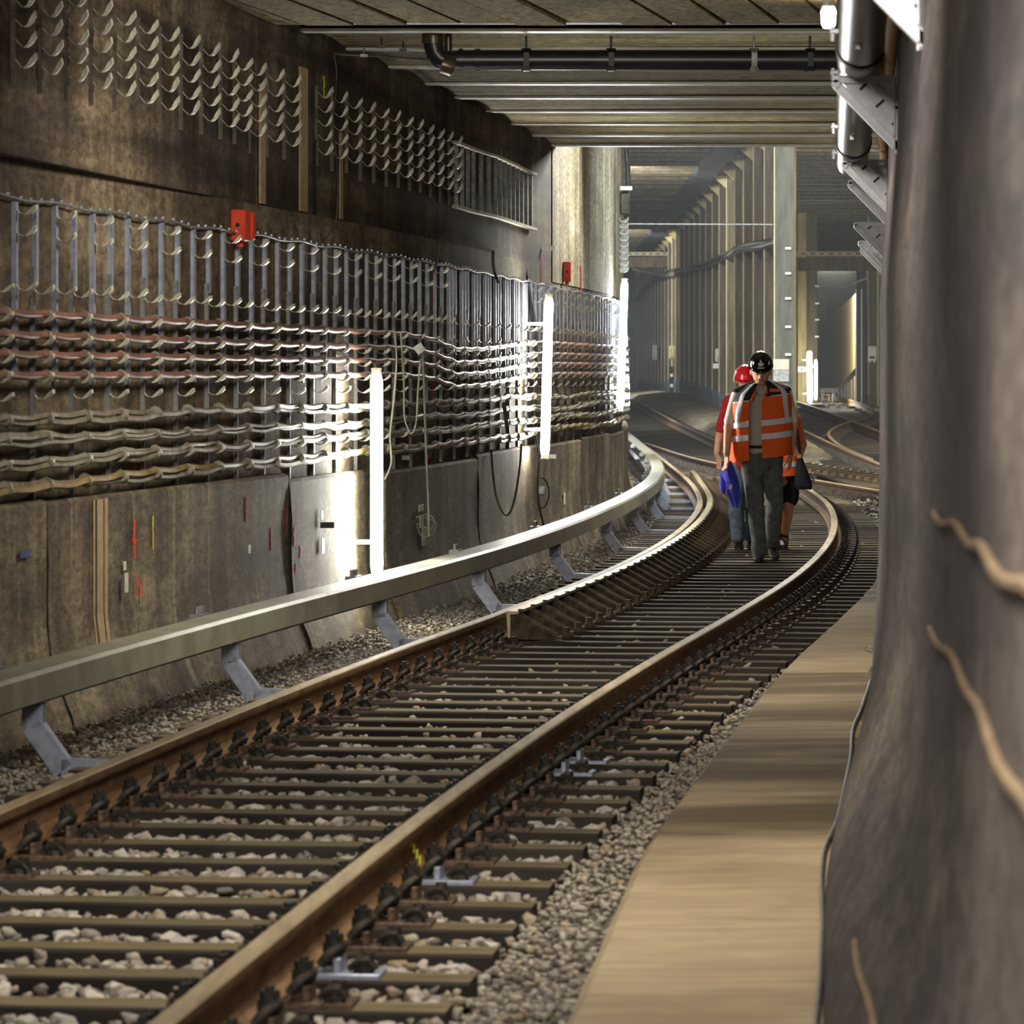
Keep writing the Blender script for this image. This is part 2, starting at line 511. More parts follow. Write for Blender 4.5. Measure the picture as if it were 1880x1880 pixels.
b = MB()
strip(b, lambda Y: [(WOFF(Y), -.5), (WOFF(Y), .9), (WOFF(Y), 2.58)], YW)
wl = struct(b.build('wall_left', M['wall']))
LEDGE = lin([(0, .10), (20, .09), (25.5, .02), (26.5, -.05), (36.5, -.06), (37.5, .0), (40, 0), (200, 0)])
b = MB()
strip(b, lambda Y: [(WOFF(Y) - .02, 2.58), (WOFF(Y) + LEDGE(Y), 2.58), (WOFF(Y) + LEDGE(Y), 3.95 if Y < 43.5 else 6.3)], [y for y in YW if y < 43.5] + [43.5])
struct(b.build('wall_left', M['wall_up']))
b = MB()
strip(b, lambda Y: [(WOFF(Y) - .02, 2.44), (WOFF(Y) + .012, 2.44), (WOFF(Y) + .012, 6.4)], [43.0] + [y for y in YW if y > 43])
struct(b.build('wall_left', M['pier']))
b = MB()
strip(b, lambda Y: [(-1.95, -.5), (-1.95, 6.4)], [40.8, 41.4, 42, 43, 43.4])   # return behind the pier
# pale plaster strips and the dark slot beside them on the upper wall
for (px, w_, mk) in ((468, .16, 'mortar'), (545, .26, 'mortar'), (566, .07, 'gap'), (660, .10, 'mortar'), (438, .05, 'mortar')):
    Y = 26.0
    for k in range(60):
        Y = .6 * Y + .4 * (F * (CL(Y) + WOFF(Y) + LEDGE(Y)) / (px - CX))
    bb = MB()
    n_, t_ = nrm(Y)
    zt = {468: 3.35, 545: 3.55, 566: 3.1, 660: 3.2, 438: 2.9}[px]
    bb.box(P(WOFF(Y) + LEDGE(Y) + .006, Y, (2.60 + zt) / 2), (.012, w_, zt - 2.60), (n_, t_, Vector((0, 0, 1))))
    bb.build('plaster_strip' if mk == 'mortar' else 'wall_slot', M[mk], wl)

# plinth panels along the foot of the left wall, with open joints
PB = [4, 11, 16, 21.3, 27.35, 30.1, 30.9, 35.9, 41.4, 45.6, 49.3, 52.6, 58, 66]
ti = 1
for k in range(len(PB) - 1):
    y0, y1 = PB[k] + .02, PB[k + 1] - .02
    back = .03 if abs(PB[k] - 30.1) < .01 else 0
    dz = (.0, .03, .05, .04, .0, -.06, -.03, .0, -.02, .0, -.02, .0, .0)[k]
    b = MB()
    prof = lambda Y: [(WOFF(Y) - .03, .86 + dz), (WOFF(Y) + .055 - back, .86 + dz), (WOFF(Y) + .075 - back, .84 + dz), (WOFF(Y) + .075 - back, .28), (WOFF(Y) + .09 - back, .14),
                      (WOFF(Y) + .13 - back, .0), (WOFF(Y) + .19 - back, -.16), (WOFF(Y) + .25 - back, -.32)]
    strip(b, prof, frange(y0, y1, .8))
    for e in (y0, y1):
        i = len(b.v)
        pr = prof(e)
        b.v.extend(P(o, e, z) for o, z in pr); b.v.append(P(WOFF(e) - .03, e, -.32))
        b.face(list(range(i, i + len(pr) + 1)), [(o, z) for o, z in pr] + [(WOFF(e), -.32)])
    struct(b.build('trim_%d' % ti, M['plinth'], smooth=30)); ti += 1
plinth0 = bpy.data.objects['trim_4']
for Yj, rj in ((27.35, .024), (35.9, .014), (21.3, .010)):
    b = MB()
    b.tube([P(-2.1 + o + .008 * math.sin(z * 23), Yj + .016 * math.sin(z * 31), z) for o, z in ((.03, .88), (.062, .80), (.066, .6), (.066, .4), (.07, .26), (.082, .13), (.12, 0), (.18, -.16), (.235, -.3))], rj, 6)
    b.build('open_joint', M['gap'], plinth0)

# roof over the near track: board-marked slab, steel flanges and concrete bays
CE = 3.80
ce = MB()
ce.v = [Vector(p) for p in ((-6, -6, CE + .03), (6, -6, CE + .03), (6, 43.6, CE + .03), (-6, 43.6, CE + .03), (-6, -6, CE + .3), (6, -6, CE + .3), (6, 43.6, CE + .3), (-6, 43.6, CE + .3))]
for q in ((0, 1, 2, 3), (7, 6, 5, 4), (3, 2, 6, 7), (0, 4, 5, 1)): ce.face(list(q))
ceiling = struct(ce.build('ceiling', M['plank']))
bw = .34
for i in range(20):
    b = MB()
    o0 = -2.3 + i * bw
    dz = rng.uniform(0, .022)
    ends = (22.5, 27.9)
    rings = []
    for Y in ends:
        x0 = -.05 + .175 * (Y - 24) + o0 + .008
        rings.append([Vector((x0, Y, CE - .02 - dz)), Vector((x0 + bw - .034, Y, CE - .02 - dz)), Vector((x0 + bw - .034, Y, CE + .04)), Vector((x0, Y, CE + .04))])
    b.loft(rings)
    b.build('ceiling_board', M['plank'], ceiling)
FY = [28.05, 28.75, 30.40, 32.18, 34.0, 35.74, 37.59, 39.48, 41.37, 43.25]
for i, Y in enumerate(FY):
    b = MB()
    xl = CL(Y) - 2.35
    tk = .16
    b.box((xl / 2 + 2.6, Y, CE - .006), (5.2 - xl, tk, .02))
    b.build('steel_flange', M['flange'], ceiling)
    if i == len(FY) - 1: break
    Y1 = FY[i + 1]
    if i == 0: continue
    b = MB()
    pts = 7
    rings = []; uvs = []
    for x in frange(xl - .4, 5.4, .9):
        ring = []; uvr = []
        for k in range(pts):
            f_ = k / (pts - 1)
            yy = Y + tk / 2 - .02 + (Y1 - Y - tk + .04) * f_
            ring.append(Vector((x, yy, CE + .004 + .028 * math.sin(PI * f_) + .006 * math.sin(k * 5.1 + x))))
            uvr.append((x, yy))
        rings.append(ring); uvs.append(uvr)
    b.loft(rings, cap=False, closed=False, uvs=uvs)
    b.build('ceiling_bay', M['ceil'], ceiling)
b = MB()
b.box((0, 43.5, 5.05), (12, .2, 2.5))
struct(b.build('trim_20', M['ceil']))

# higher roof of the junction hall with close joists
b = MB()
b.box((3, 130, 6.35), (26, 175, .2))
hall = struct(b.build('ceiling', M['plank']))
for i, Y in enumerate(frange(86, 190, 1.1)):
    b = MB()
    b.box((3, Y, 6.17 + rng.uniform(-.02, .02)), (22, .34, .16))
    b.build('ceiling_joist', M['colbrown'] if i not in (5, 23) else M['plank'], hall)
# end and side walls of the hall
b = MB()
b.box((0, 205, 3), (30, .4, 8))
struct(b.build('wall_back', M['pier']))
b = MB()
b.box((15, 132, 3), (.4, 150, 8))
struct(b.build('wall_right', M['pier']))
b = MB()
b.box((-3.0, 160, 3), (.4, 95, 8))
struct(b.build('wall_left', M['pier']))

# near wall on the right with its swept foot
b = MB()


def rprof(Y):
    a, t = RBASE(Y), RWALL(Y)
    d = t - a
    return [(a - .02, -.5), (a, -.05), (a + .10 * d, .06), (a + .40 * d, .24), (a + .72 * d, .45), (a + .92 * d, .72), (t, 1.05), (t, 1.9), (t + .045, 2.55), (t + .075, 4.1)]


rings = []
for Y in frange(-6, 2, 1) + frange(2.5, 50, .75):
    rings.append([Vector((x, Y, z)) for x, z in rprof(Y)])
b.loft(rings, cap=False, closed=False)
e = rings[-1]
i = len(b.v)
b.v.extend(e); b.v.extend([Vector((9, 50, -.5)), Vector((9, 50, 6.4)), Vector((e[-1].x, 50, 6.4))])
b.face([i + k for k in range(len(e))] + [i + len(e) + 1 - 1, i + len(e) + 1, i + len(e) + 2])
wr = struct(b.build('wall_right', M['rwall'], smooth=40))
for (y0, y1, z0, z1, r) in ((4.2, 10.6, 1.30, 1.19, .010), (4.2, 10.6, 1.06, .91, .010), (3.4, 10.4, .36, .18, .010)):
    m = MB()
    pts = []
    for Y in frange(y0, y1, .4):
        z = z0 + (z1 - z0) * (Y - y0) / (y1 - y0) + .01 * math.sin(Y * 3)
        pr = rprof(Y)
        x = float(np.interp(z, [q[1] for q in pr], [q[0] for q in pr]))
        pts.append((x - .004, Y, z))
    m.tube(pts, r, 6)
    m.build('mortar_seam', M['seam'], wr, smooth=60)

# walkway between the ballast and the right wall, cast in slabs
wy = [-6, -1, 4, 8.2, 11.6, 14.75, 17.4, 20.2, 23.1, 26.4, 30.2, 34.0, 37.6]
base = MB()
base.loft([[Vector((KERB(Y) + .03, Y, -.12)), Vector((RBASE(Y) + .03, Y, -.12)), Vector((RBASE(Y) + .03, Y, -.5)), Vector((KERB(Y) + .03, Y, -.5))] for Y in frange(-6, 37.5, 1.5)])
walkway = struct(base.build('trim_30', M['gap']))
for k in range(len(wy) - 1):
    b = MB()
    rings = []
    for Y in frange(wy[k] + .006, wy[k + 1] - .006, .6):
        x0, x1 = KERB(Y), max(RBASE(Y) + .02, KERB(Y) + .05)
        wob = .012 * mnoise.noise(Vector((Y * 2.2, 3, 1)))
        rings.append([Vector((x0 + wob, Y, -.085)), Vector((x0 + .03 + wob, Y, -.055)), Vector((x1, Y, -.05)), Vector((x1, Y, -.2)), Vector((x0 + wob, Y, -.2))])
    b.loft(rings)
    b.build('walkway_slab', M['walk' if wy[k] < 14 or 22 < wy[k] < 27 else 'walkdamp'], walkway)
# ------------------------------------------------------------------ track
RP = [(-.033, -.005), (-.026, 0), (.026, 0), (.033, -.005), (.034, -.032), (.028, -.042), (.010, -.052), (.008, -.118), (.02, -.134), (.0625, -.147), (.0625, -.158),
      (-.0625, -.158), (-.0625, -.147), (-.02, -.134), (-.008, -.118), (-.010, -.052), (-.028, -.042), (-.034, -.032)]


def rail_mesh(pts):
    """pts: list of rail head centres; returns a builder with the running surface as second material"""
    b = MB(); rings = []
    for k, p in enumerate(pts):
        a = pts[max(k - 1, 0)]; c = pts[min(k + 1, len(pts) - 1)]
        t = (c - a); t.z = 0; t.normalize()
        r = Vector((t.y, -t.x, 0))
        rings.append([p + r * x + Vector((0, 0, z)) for x, z in RP])
    n = len(RP)
    i0 = 0
    for r in rings: b.v.extend(r)
    for k in range(len(rings) - 1):
        for j in range(n):
            b.cur = 1 if j in (0, 1, 2) else 0
            j2 = (j + 1) % n
            b.face([k * n + j, k * n + j2, (k + 1) * n + j2, (k + 1) * n + j])
    b.cur = 0
    b.face(list(reversed(range(n)))); b.face([(len(rings) - 1) * n + j for j in range(n)])
    return b


G2 = .752
track = thing('railway_track', 'curved main railway track with rusty rails leading past the three walkers', 'railway track', (CL(12), 12, -.3))
YR = frange(4, 62, .8) + frange(63, 125, 1.6)
for off in (-G2, G2):
    rail_mesh([P(off, Y, 0) for Y in YR]).build('rail', [M['rail'], M['railtop']], track, smooth=35)


def sleeper_mesh(L, seed, w_=.20, h=.16):
    r = random.Random(seed); b = MB()
    rings = []
    for x in frange(-L / 2, L / 2, L / 6):
        j = lambda s=.004: r.uniform(-s, s)
        a = w_ / 2
        rings.append([Vector((x, -a + j(), -h)), Vector((x, a + j(), -h)), Vector((x, a + j(), -.008 + j(.003))), Vector((x, a - .014 + j(), j(.002))),
                      Vector((x, -a + .014 + j(), j(.002))), Vector((x, -a + j(), -.008 + j(.003)))])
    b.loft(rings)
    n = 6
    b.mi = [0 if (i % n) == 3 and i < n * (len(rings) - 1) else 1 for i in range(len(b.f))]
    return b.mesh('sleeper', [M['sleeper'], M['shaded_creosote']])


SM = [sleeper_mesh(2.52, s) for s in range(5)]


def hexbolt(b, c, r, h, z0):
    b.cyl((c[0], c[1], z0), (c[0], c[1], z0 + h), r, 6)


def fastening_mesh():
    """rib plate, clamp with arched spring, tee bolt and coach screws; +x points away from the rail"""
    b = MB()
    b.cur = 1
    b.box((.10, 0, -.009), (.20, .16, .018), bev=.003)
    b.box((.075, 0, .02), (.022, .12, .045), bev=.004)
    b.cur = 0
    arc = [(.028, -.055, .022), (.05, -.06, .05), (.075, -.045, .068), (.085, 0, .072), (.075, .045, .068), (.05, .06, .05), (.028, .055, .022)]
    b.tube(arc, .015, 6)
    b.tube([(.03, -.02, .03), (.055, -.012, .066), (.06, .012, .066), (.03, .02, .03)], .012, 6)
    b.cyl((.06, 0, .05), (.06, 0, .080), .034, 8)
    hexbolt(b, (.06, 0), .027, .026, .078)
    b.cyl((.06, 0, .10), (.06, 0, .116), .013, 6)
    for y in (-.045, .045):
        b.cyl((.15, y, .0), (.15, y, .018), .032, 8, .026)
        hexbolt(b, (.15, y), .019, .03, .016)
    b.tube([(.11, -.06, .01), (.135, -.06, .035), (.165, -.06, .035), (.185, -.06, .01)], .011, 5)
    return b.mesh('rail_fastening', [M['fast'], M['plate']], smooth=40)


FM = fastening_mesh()
fm2 = FM.copy(); fm2.materials[1] = M['galv']     # a few bright new rib plates
SP = .565
CHECK0, CHECK1 = 27.6, 66.0
Y = 9.6
sl = []
k = 0
while Y < 122:
    n_, t_ = nrm(Y)
    ang = math.atan2(n_.y, n_.x)
    p = P(0, Y, -.172)
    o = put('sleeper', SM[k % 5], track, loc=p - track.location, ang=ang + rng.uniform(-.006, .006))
    sl.append((Y, o))
    if Y < 62:
        for s in (-1, 1):
            for side in (-1, 1):
                visible = (s == -1 and side == 1) or (s == 1 and side == 1)
                if Y > 32 and not visible: continue
                if s == -1 and side == 1 and Y > CHECK0: continue
                f_ = put('rail_fastening', fm2 if (k in (5, 9, 16, 17)) and side == 1 and s == 1 else FM, o)
                f_.location = (s * G2 + side * .052, rng.uniform(-.004, .004), .016)
                f_.rotation_euler = (0, 0, 0 if side == 1 else PI)
                WL.pop(f_.name, None)
    Y += SP * (1 if Y < 62 else 1.1) * (1 + rng.uniform(-.02, .02))
    k += 1

b = MB()
Yp_ = 14.85
n_, t_ = nrm(Yp_)
for q in range(4): b.box(P(G2 + .012 + .008 * q, Yp_ + .02 * q, -.055 - .022 * q), (.004, .035, .03), (n_, t_, Vector((0, 0, 1))))
b.build('paint_mark', simple('rail_yellow_paint', srgb(206, 204, 40), srgb(214, 214, 60), .7), track)

# check rail on tall gusset brackets inside the left rail
ck = MB()
prof = [(-.012, -.012), (-.012, .022), (.062, .022), (.062, .004), (.012, .0), (.012, -.15), (-.004, -.15)]
offc = lin([(0, -.655), (CHECK0, -.655), (60, -.655), (64, -.60), (67, -.56)])
fr = []
for Y in frange(CHECK0, CHECK1, .7):
    n_, t_ = nrm(Y)
    fr.append((P(offc(Y), Y, .0), n_, Vector((0, 0, 1))))
ck.sweep(prof, fr)
check = ck.build('check_rail', M['check'], track, smooth=25)


def gusset_mesh():
    b = MB()
    for y in (-.055, .055):
        i = len(b.v)
        pts = [(0, -.0), (.055, -.0), (.30, -.135), (.30, -.155), (0, -.155)]
        for dy in (-.006, .006): b.v.extend(Vector((x, y + dy, z)) for x, z in pts)
        n = len(pts)
        b.face([i + j for j in reversed(range(n))]); b.face([i + n + j for j in range(n)])
        for j in range(n): b.face([i + j, i + (j + 1) % n, i + n + (j + 1) % n, i + n + j])
    b.box((.16, 0, -.148), (.34, .15, .016))
    b.box((.012, 0, -.07), (.014, .11, .14))
    b.cyl((.345, 0, -.15), (.345, 0, -.125), .032, 8)
    hexbolt(b, (.345, 0), .024, .045, -.128)
    b.cyl((.05, 0, .02), (.05, 0, .032), .016, 6)
    return b.mesh('bracket', M['gusset'], smooth=30)


GM = gusset_mesh()
for Y, o in sl:
    if CHECK0 < Y < CHECK1:
        n_, t_ = nrm(Y)
        g = put('bracket', GM, check, loc=P(offc(Y) + .016, Y, 0) - WL[track.name], ang=math.atan2(n_.y, n_.x))

# ------------------------------------------------------------------ tracks of the junction beyond
def smooth_path(pix, n=26, dz=0):
    Q = [ground(x, y) for x, y in pix]
    Q.sort(key=lambda q: q[1])
    f = hermite([(q[1], q[0]) for q in Q])
    return f, Q[0][1], Q[-1][1]


def junction_track(name, label, left, right, y0, y1, gauge=1.504, sleepers=True, base=None):
    """left: px polyline of the left rail (or function); the right rail runs one gauge beside it"""
    f, a, b_ = smooth_path(left)
    t = thing(name, label, 'railway track', (f(y0) + .75, y0, zg(y0) - .3))
    C = lambda Y: f(Y) + .752
    for o in (-.752, .752):
        rail_mesh([P(o, Y, .002, C) for Y in frange(y0, y1, 1.2)]).build('rail', [M['rail'], M['railtop']], t, smooth=35)
    Y = y0 + .3; k = 0
    while Y < y1:
        n_, _ = nrm(Y, C)
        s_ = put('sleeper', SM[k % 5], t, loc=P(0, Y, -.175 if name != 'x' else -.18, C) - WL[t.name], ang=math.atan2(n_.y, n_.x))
        Y += .66; k += 1
    fb = MB()
    for Y in frange(y0 + .3, y1, .66):
        for o in (-.85, .85):
            fb.box(P(o, Y, -.125, C), (.13, .13, .09))
    stuff(fb.build('rail_fastening', M['fast'], t))
    return t, C


junction_track('railway_track', 'far parallel railway track to the right of the walkers, beyond the turnout', [(1474, 789), (1540, 820), (1615, 851)], None, 66, 120)
tb, Cb = junction_track('railway_track', 'branch track diverging to the right behind the walkers, passing the right wall end',
                        [(1185, 813), (1305, 848), (1492, 880), (1615, 900)], None, 54, 82)
# crossing panel of slanted bars beside the branch rail
cp = thing('crossing_panel', 'grille of slanted steel bars beside the branch rail at the right wall end', 'grating', (Cb(63) + .75, 63, -.1))
for i, Y in enumerate(frange(60.5, 68.5, .62)):
    b = MB()
    a_ = P(.05, Y, .0, Cb); c_ = P(.68, Y + 1.4, .0, Cb)
    b.box((a_ + c_) / 2, ((c_ - a_).length, .07, .05), ((c_ - a_).normalized(), Vector((-(c_ - a_).normalized().y, (c_ - a_).normalized().x, 0)), Vector((0, 0, 1))))
    b.build('bar', M['gusset'], cp)
b = MB()
b.box(P(.37, 64.5, -.08, Cb), (.72, 9, .03))
b.build('panel_base', M['cond'], cp)
# winding closure rail of the far crossover
cross = thing('crossover_rail', 'winding crossover rail curling between the far tracks on the right', 'rail', (7.2, 95, .2))
Sp = [(1500, 722), (1545, 729), (1585, 742), (1604, 755), (1592, 766), (1553, 776), (1530, 786), (1521, 796), (1530, 808), (1552, 822), (1600, 842)]
pts = []
for x, y in Sp:
    q = ground(x, y)
    pts.append(Vector((q[0], q[1], zg(q[1]))))
# resample smoothly in order
res = []
for i in range(len(pts) - 1):
    p0 = pts[max(i - 1, 0)]; p1 = pts[i]; p2 = pts[i + 1]; p3 = pts[min(i + 2, len(pts) - 1)]
    for s in range(6):
        t = s / 6
        res.append(.5 * ((2 * p1) + (p2 - p0) * t + (2 * p0 - 5 * p1 + 4 * p2 - p3) * t * t + (3 * p1 - p0 - 3 * p2 + p3) * t**3))
res.append(pts[-1])
rail_mesh(res).build('rail', [M['rail'], M['railtop']], cross, smooth=35)
b = MB()
for p in res[::2]: b.box(p + Vector((0, 0, -.15)), (.45, .2, .05))
stuff(b.build('rail_seat', M['fast'], cross))

# ------------------------------------------------------------------ third rail with its cover
third = thing('third_rail', 'covered third rail on angled steel brackets beside the left wall', 'third rail', (CL(18) - 1.5, 18, -.3))
ZT = .25
joints = [9.6, 15.1, 20.6, 25.4, 31.0, 36.7, 42, 47, 51.5, 55.5, 59.5, 63, 67, 72, 78, 84]
cprof = [(-.095, -.135), (-.095, -.014), (-.082, 0), (.075, -.004), (.094, -.020), (.098, -.135), (.086, -.135), (.082, -.03), (-.083, -.02), (-.083, -.135)]
for k in range(len(joints) - 1):
    b = MB(); fr = []
    for Y in frange(joints[k] + .004, joints[k + 1] - .004, .7):
        n_, _ = nrm(Y)
        fr.append((P(THIRD(Y), Y, ZT), n_, Vector((0, 0, 1))))
    b.sweep(cprof, fr)
    b.build('cover', M['cover'], third, smooth=25)
b = MB(); fr = []
for Y in frange(9.6, 84, .9):
    n_, _ = nrm(Y)
    fr.append((P(THIRD(Y), Y, ZT - .06), n_, Vector((0, 0, 1))))
b.sweep([(-.035, 0), (.035, 0), (.035, -.02), (.01, -.03), (.01, -.075), (.04, -.085), (.04, -.1), (-.04, -.1), (-.04, -.085), (-.01, -.075), (-.01, -.03), (-.035, -.02)], fr)
b.build('conductor_rail', M['cond'], third, smooth=30)
for Y in (14.6, 18.75, 22.95, 27.3, 31.4, 36.3, 41.8, 46.5, 51, 54.5, 57.5, 60.5, 63.5, 67, 72, 78):
    n_, t_ = nrm(Y)
    ax = (n_, t_, Vector((0, 0, 1)))
    b = MB()
    th = THIRD(Y)
    path = [(th + .035, .12), (th + .035, -.0), (th + .17, -.185), (th + .52, -.195)]
    path = [P(o, Y, z) for o, z in path]
    for i in range(3):
        a_, c_ = path[i], path[i + 1]
        d = (c_ - a_).normalized()
        wn = d.cross(t_).normalized()
        # channel section: web facing the camera and two flanges
        mid = (a_ + c_) / 2
        L_ = (c_ - a_).length + .012
        b.box(mid - t_ * .0, (L_, .010, .085), (d, t_, wn))
        b.box(mid + wn * .0425 + t_ * .03, (L_, .065, .008), (d, t_, wn))
        b.box(mid - wn * .0425 + t_ * .03, (L_, .065, .008), (d, t_, wn))
    br = b.build('bracket', M['galv'], third)
    b = MB()
    b.box(P(th - .13, Y, ZT - .02), (.07, .22, .05), ax)
    for s in (-.06, 0, .06):
        b.cyl(P(th - .13, Y + s, ZT), P(th - .13, Y + s, ZT + .045), .014, 6)
    b.build('clamp', M['galvd'], br)

# ------------------------------------------------------------------ ballast stones
def stone_mesh(seed, sub):
    import bmesh
    r = random.Random(seed)
    bm = bmesh.new()
    for i in range(16 if sub else 11):
        v = Vector((r.gauss(0, 1), r.gauss(0, 1), r.gauss(0, 1))).normalized()
        rr = r.uniform(.8, 1.08)
        bm.verts.new((v.x * rr, v.y * .85 * rr, v.z * .62 * rr))
    bmesh.ops.convex_hull(bm, input=bm.verts)
    for v in [v for v in bm.verts if not v.link_faces]: bm.verts.remove(v)
    bmesh.ops.recalc_face_normals(bm, faces=bm.faces)
    me = bpy.data.meshes.new('ballast_stone')
    bm.to_mesh(me); bm.free()
    return me


LOW = [stone_mesh(100 + i, False) for i in range(14)]
LV, LF = [], []
for me in LOW:
    vv = np.empty(len(me.vertices) * 3); me.vertices.foreach_get('co', vv)
    LV.append(vv.reshape(-1, 3))
    LF.append(np.array([list(p.vertices) for p in me.polygons]))


def scatter(name, spots, parent, mat):
    """spots: x, y, z, size -> one mesh of separate low stones"""
    V, T = [], []; base = 0
    for i, (x, y, z, s) in enumerate(spots):
        k = rng.integers(0, len(LV))
        a = rng.uniform(0, 6.28); tl = rng.normal(0, .25)
        c, sn = math.cos(a), math.sin(a)
        v = LV[k] * s * rng.uniform(.8, 1.2, 3)
        w_ = np.stack([v[:, 0] * c - v[:, 1] * sn, v[:, 0] * sn + v[:, 1] * c, v[:, 2] + tl * v[:, 0]], 1) + (x, y, z)
        V.append(w_); T.append(LF[k] + base); base += len(w_)
    V = np.concatenate(V); T = np.concatenate(T)
    me = bpy.data.meshes.new(name)
    me.vertices.add(len(V)); me.vertices.foreach_set('co', V.ravel())
    me.loops.add(T.size); me.loops.foreach_set('vertex_index', T.ravel())
    me.polygons.add(len(T)); me.polygons.foreach_set('loop_start', np.arange(0, T.size, 3)); me.polygons.foreach_set('loop_total', np.full(len(T), 3))
    me.materials.append(mat)
    me.update(calc_edges=True)
    return stuff(put(name, me, parent))


def stone_stuff_mat():
    t = NT('loose_ballast')
    geo = t.new('ShaderNodeNewGeometry')
    col = t.ramp(geo.outputs['Random Per Island'], [(0, srgb(112, 104, 94)), (.35, srgb(150, 142, 130)), (.7, srgb(176, 168, 154)), (1, srgb(150, 132, 104))])
    v = t.coord('Object')
    col = t.mix(col, t.ramp(t.noise(v, 60, 4), [(.35, grey(.7)), (.6, grey(1.1))]), .8, 'MULTIPLY')
    t.bump(t.noise(v, 120, 4), .4, .004)
    return t.done(col, .92, 0, .25)


M['loose'] = stone_stuff_mat()
M['loosefar'] = stone_stuff_mat(); M['loosefar'].name = 'loose_far_ballast'


def level(off, Y):
    if abs(off) < 1.27: return -.229
    if off > 0: return -.215 + min((off - 1.27) / .3, 1) * .11
    return -.225


spots = []
sy = np.array([q[0] for q in sl])
for (y0, y1, dens, smin, smax) in ((9.5, 20, 520, .018, .038), (20, 32, 330, .018, .034), (32, 48, 170, .022, .036), (48, 64, 70, .025, .045)):
    wdt = 4.2
    for i in range(int((y1 - y0) * wdt * dens)):
        Y = rng.uniform(y0, y1); off = rng.uniform(-2.0, 2.2)
        x_, y_, z_ = P(off, Y, 0)
        if off > 1.0 and Y < 37.5 and x_ > KERB(y_) - .01: continue
        if off > 1.0 and x_ > RBASE(y_) - .02: continue
        if off < WOFF(Y) + .22: continue
        z = level(off, Y) + rng.uniform(-.012, .02)
        s = rng.uniform(smin, smax) * (1.0 if abs(off) < 1.27 else .62)
        if abs(off) < 1.27:
            d = np.min(np.abs(sy - Y))
            if d < .105: continue
            if Y > 19 and rng.random() < min(.75, (Y - 19) * .12): continue
            s = rng.uniform(smin, smax) * rng.choice([.7, 1, 1.25], p=[.35, .45, .2])
            z += rng.uniform(0, .02)
        spots.append((x_, y_, z + z_, s))
scatter('loose_ballast', spots, floor, M['loose'])
print('STONES', len(spots))
# the nearest big stones one by one
BIG = []
for i in range(8):
    me = stone_mesh(300 + i, True); me.materials.append(M['stone']); BIG.append(me)
cnt = 0
while cnt < 300:
    Y = 11.0 + 9.5 * rng.random() ** 1.4; off = rng.uniform(-1.25, 1.22)
    p = P(off, Y, 0)
    if p.x > KERB(p.y) - .05: continue
    xi = CX + p.x * F / Y
    if xi < -30 or xi > 1300: continue
    z = level(off, Y)
    if abs(off) < 1.27:
        d = np.min(np.abs(sy - Y))
        if d < .125: continue
    if abs(abs(off) - G2) < .12: continue
    s = rng.uniform(.03, .052)
    o = put('ballast_stone', BIG[cnt % 8], floor, loc=(p.x, p.y, z + .026), rot=(rng.uniform(-.4, .4), rng.uniform(-.4, .4), rng.uniform(0, 6.28)))
    o.scale = (s, s * rng.uniform(.75, 1.1), s * rng.uniform(.8, 1.15))
    cnt += 1
# light heaps of gravel on the far bed
spots = []
for i in range(5200):
    Y = rng.uniform(62, 130); off = rng.uniform(-1.3, 5)
    if mnoise.noise(Vector((off * .8, Y * .18, 4))) < .05: continue
    p = P(off, Y, -.235)
    spots.append((p.x, p.y, p.z, rng.uniform(.03, .06)))
scatter('loose_ballast', spots, floor, M['loosefar'])
# gravel bank along the feet of the column row
b = MB()
strip(b, lambda Y: [(1.15, -.24), (1.5, -.24 + .24 * min(1, (Y - 76) / 10)), (2.4, -.24 + .34 * min(1, (Y - 76) / 10)), (3.0, -.24)], frange(76, 150, 2))
struct(b.build('trim_31', M['bank']))
# ------------------------------------------------------------------ gear on the left wall
def wallY(px, doff=0.0, Y=30.0):
    """distance at which the left wall (plus doff) stands at image column px"""
    lo, hi = 15.0, 56.0
    for _ in range(50):
        m = (lo + hi) / 2
        if CX + F * P(WOFF(m) + doff, m, 0).x / P(WOFF(m) + doff, m, 0).y < px: lo = m
        else: hi = m
    return lo


def wallpt(px, py, doff=0.0):
    Y = wallY(px, doff)
    p = P(WOFF(Y) + doff, Y, 0)
    return Vector((p.x, p.y, HC - (py - YH) * p.y / F))


def hook_mesh(L=.105, w_=.03, up=.016, dip=.036, tip=.032):
    """thin arm dipping from the post, growing into an upturned saddle plate"""
    b = MB()
    prof = [(0, .006, .005), (.015, -.012, .004), (.035, -dip * .9, .004), (L * .45, -dip, .005), (L * .60, -dip * .92, .012), (L * .80, -dip * .45, tip), (L, up, tip * .9)]
    rings = []
    for k, (x, z, h) in enumerate(prof):
        y = w_ / 2 * (.5 if k < 3 else 1)
        rings.append([Vector((x, -y, z)), Vector((x, y, z)), Vector((x - h * .15, y, z + h)), Vector((x - h * .15, -y, z + h))])
    b.loft(rings)
    return b.mesh('hook', M['hook'], smooth=30)


HK = hook_mesh()
HKF = hook_mesh(.10, .05, .012, .018, .022)
BAR = {}


def bar_mesh(z0, z1, w_, mk, d=.022):
    key = (z0, z1, w_, mk)
    if key not in BAR:
        b = MB()
        h = z1 - z0
        # channel open towards the wall
        b.box((d, 0, h / 2), (.004, w_, h)); b.box((d / 2, -w_ / 2 + .002, h / 2), (d, .004, h)); b.box((d / 2, w_ / 2 - .002, h / 2), (d, .004, h))
        BAR[key] = b.mesh('post_bar', M[mk])
    return BAR[key]


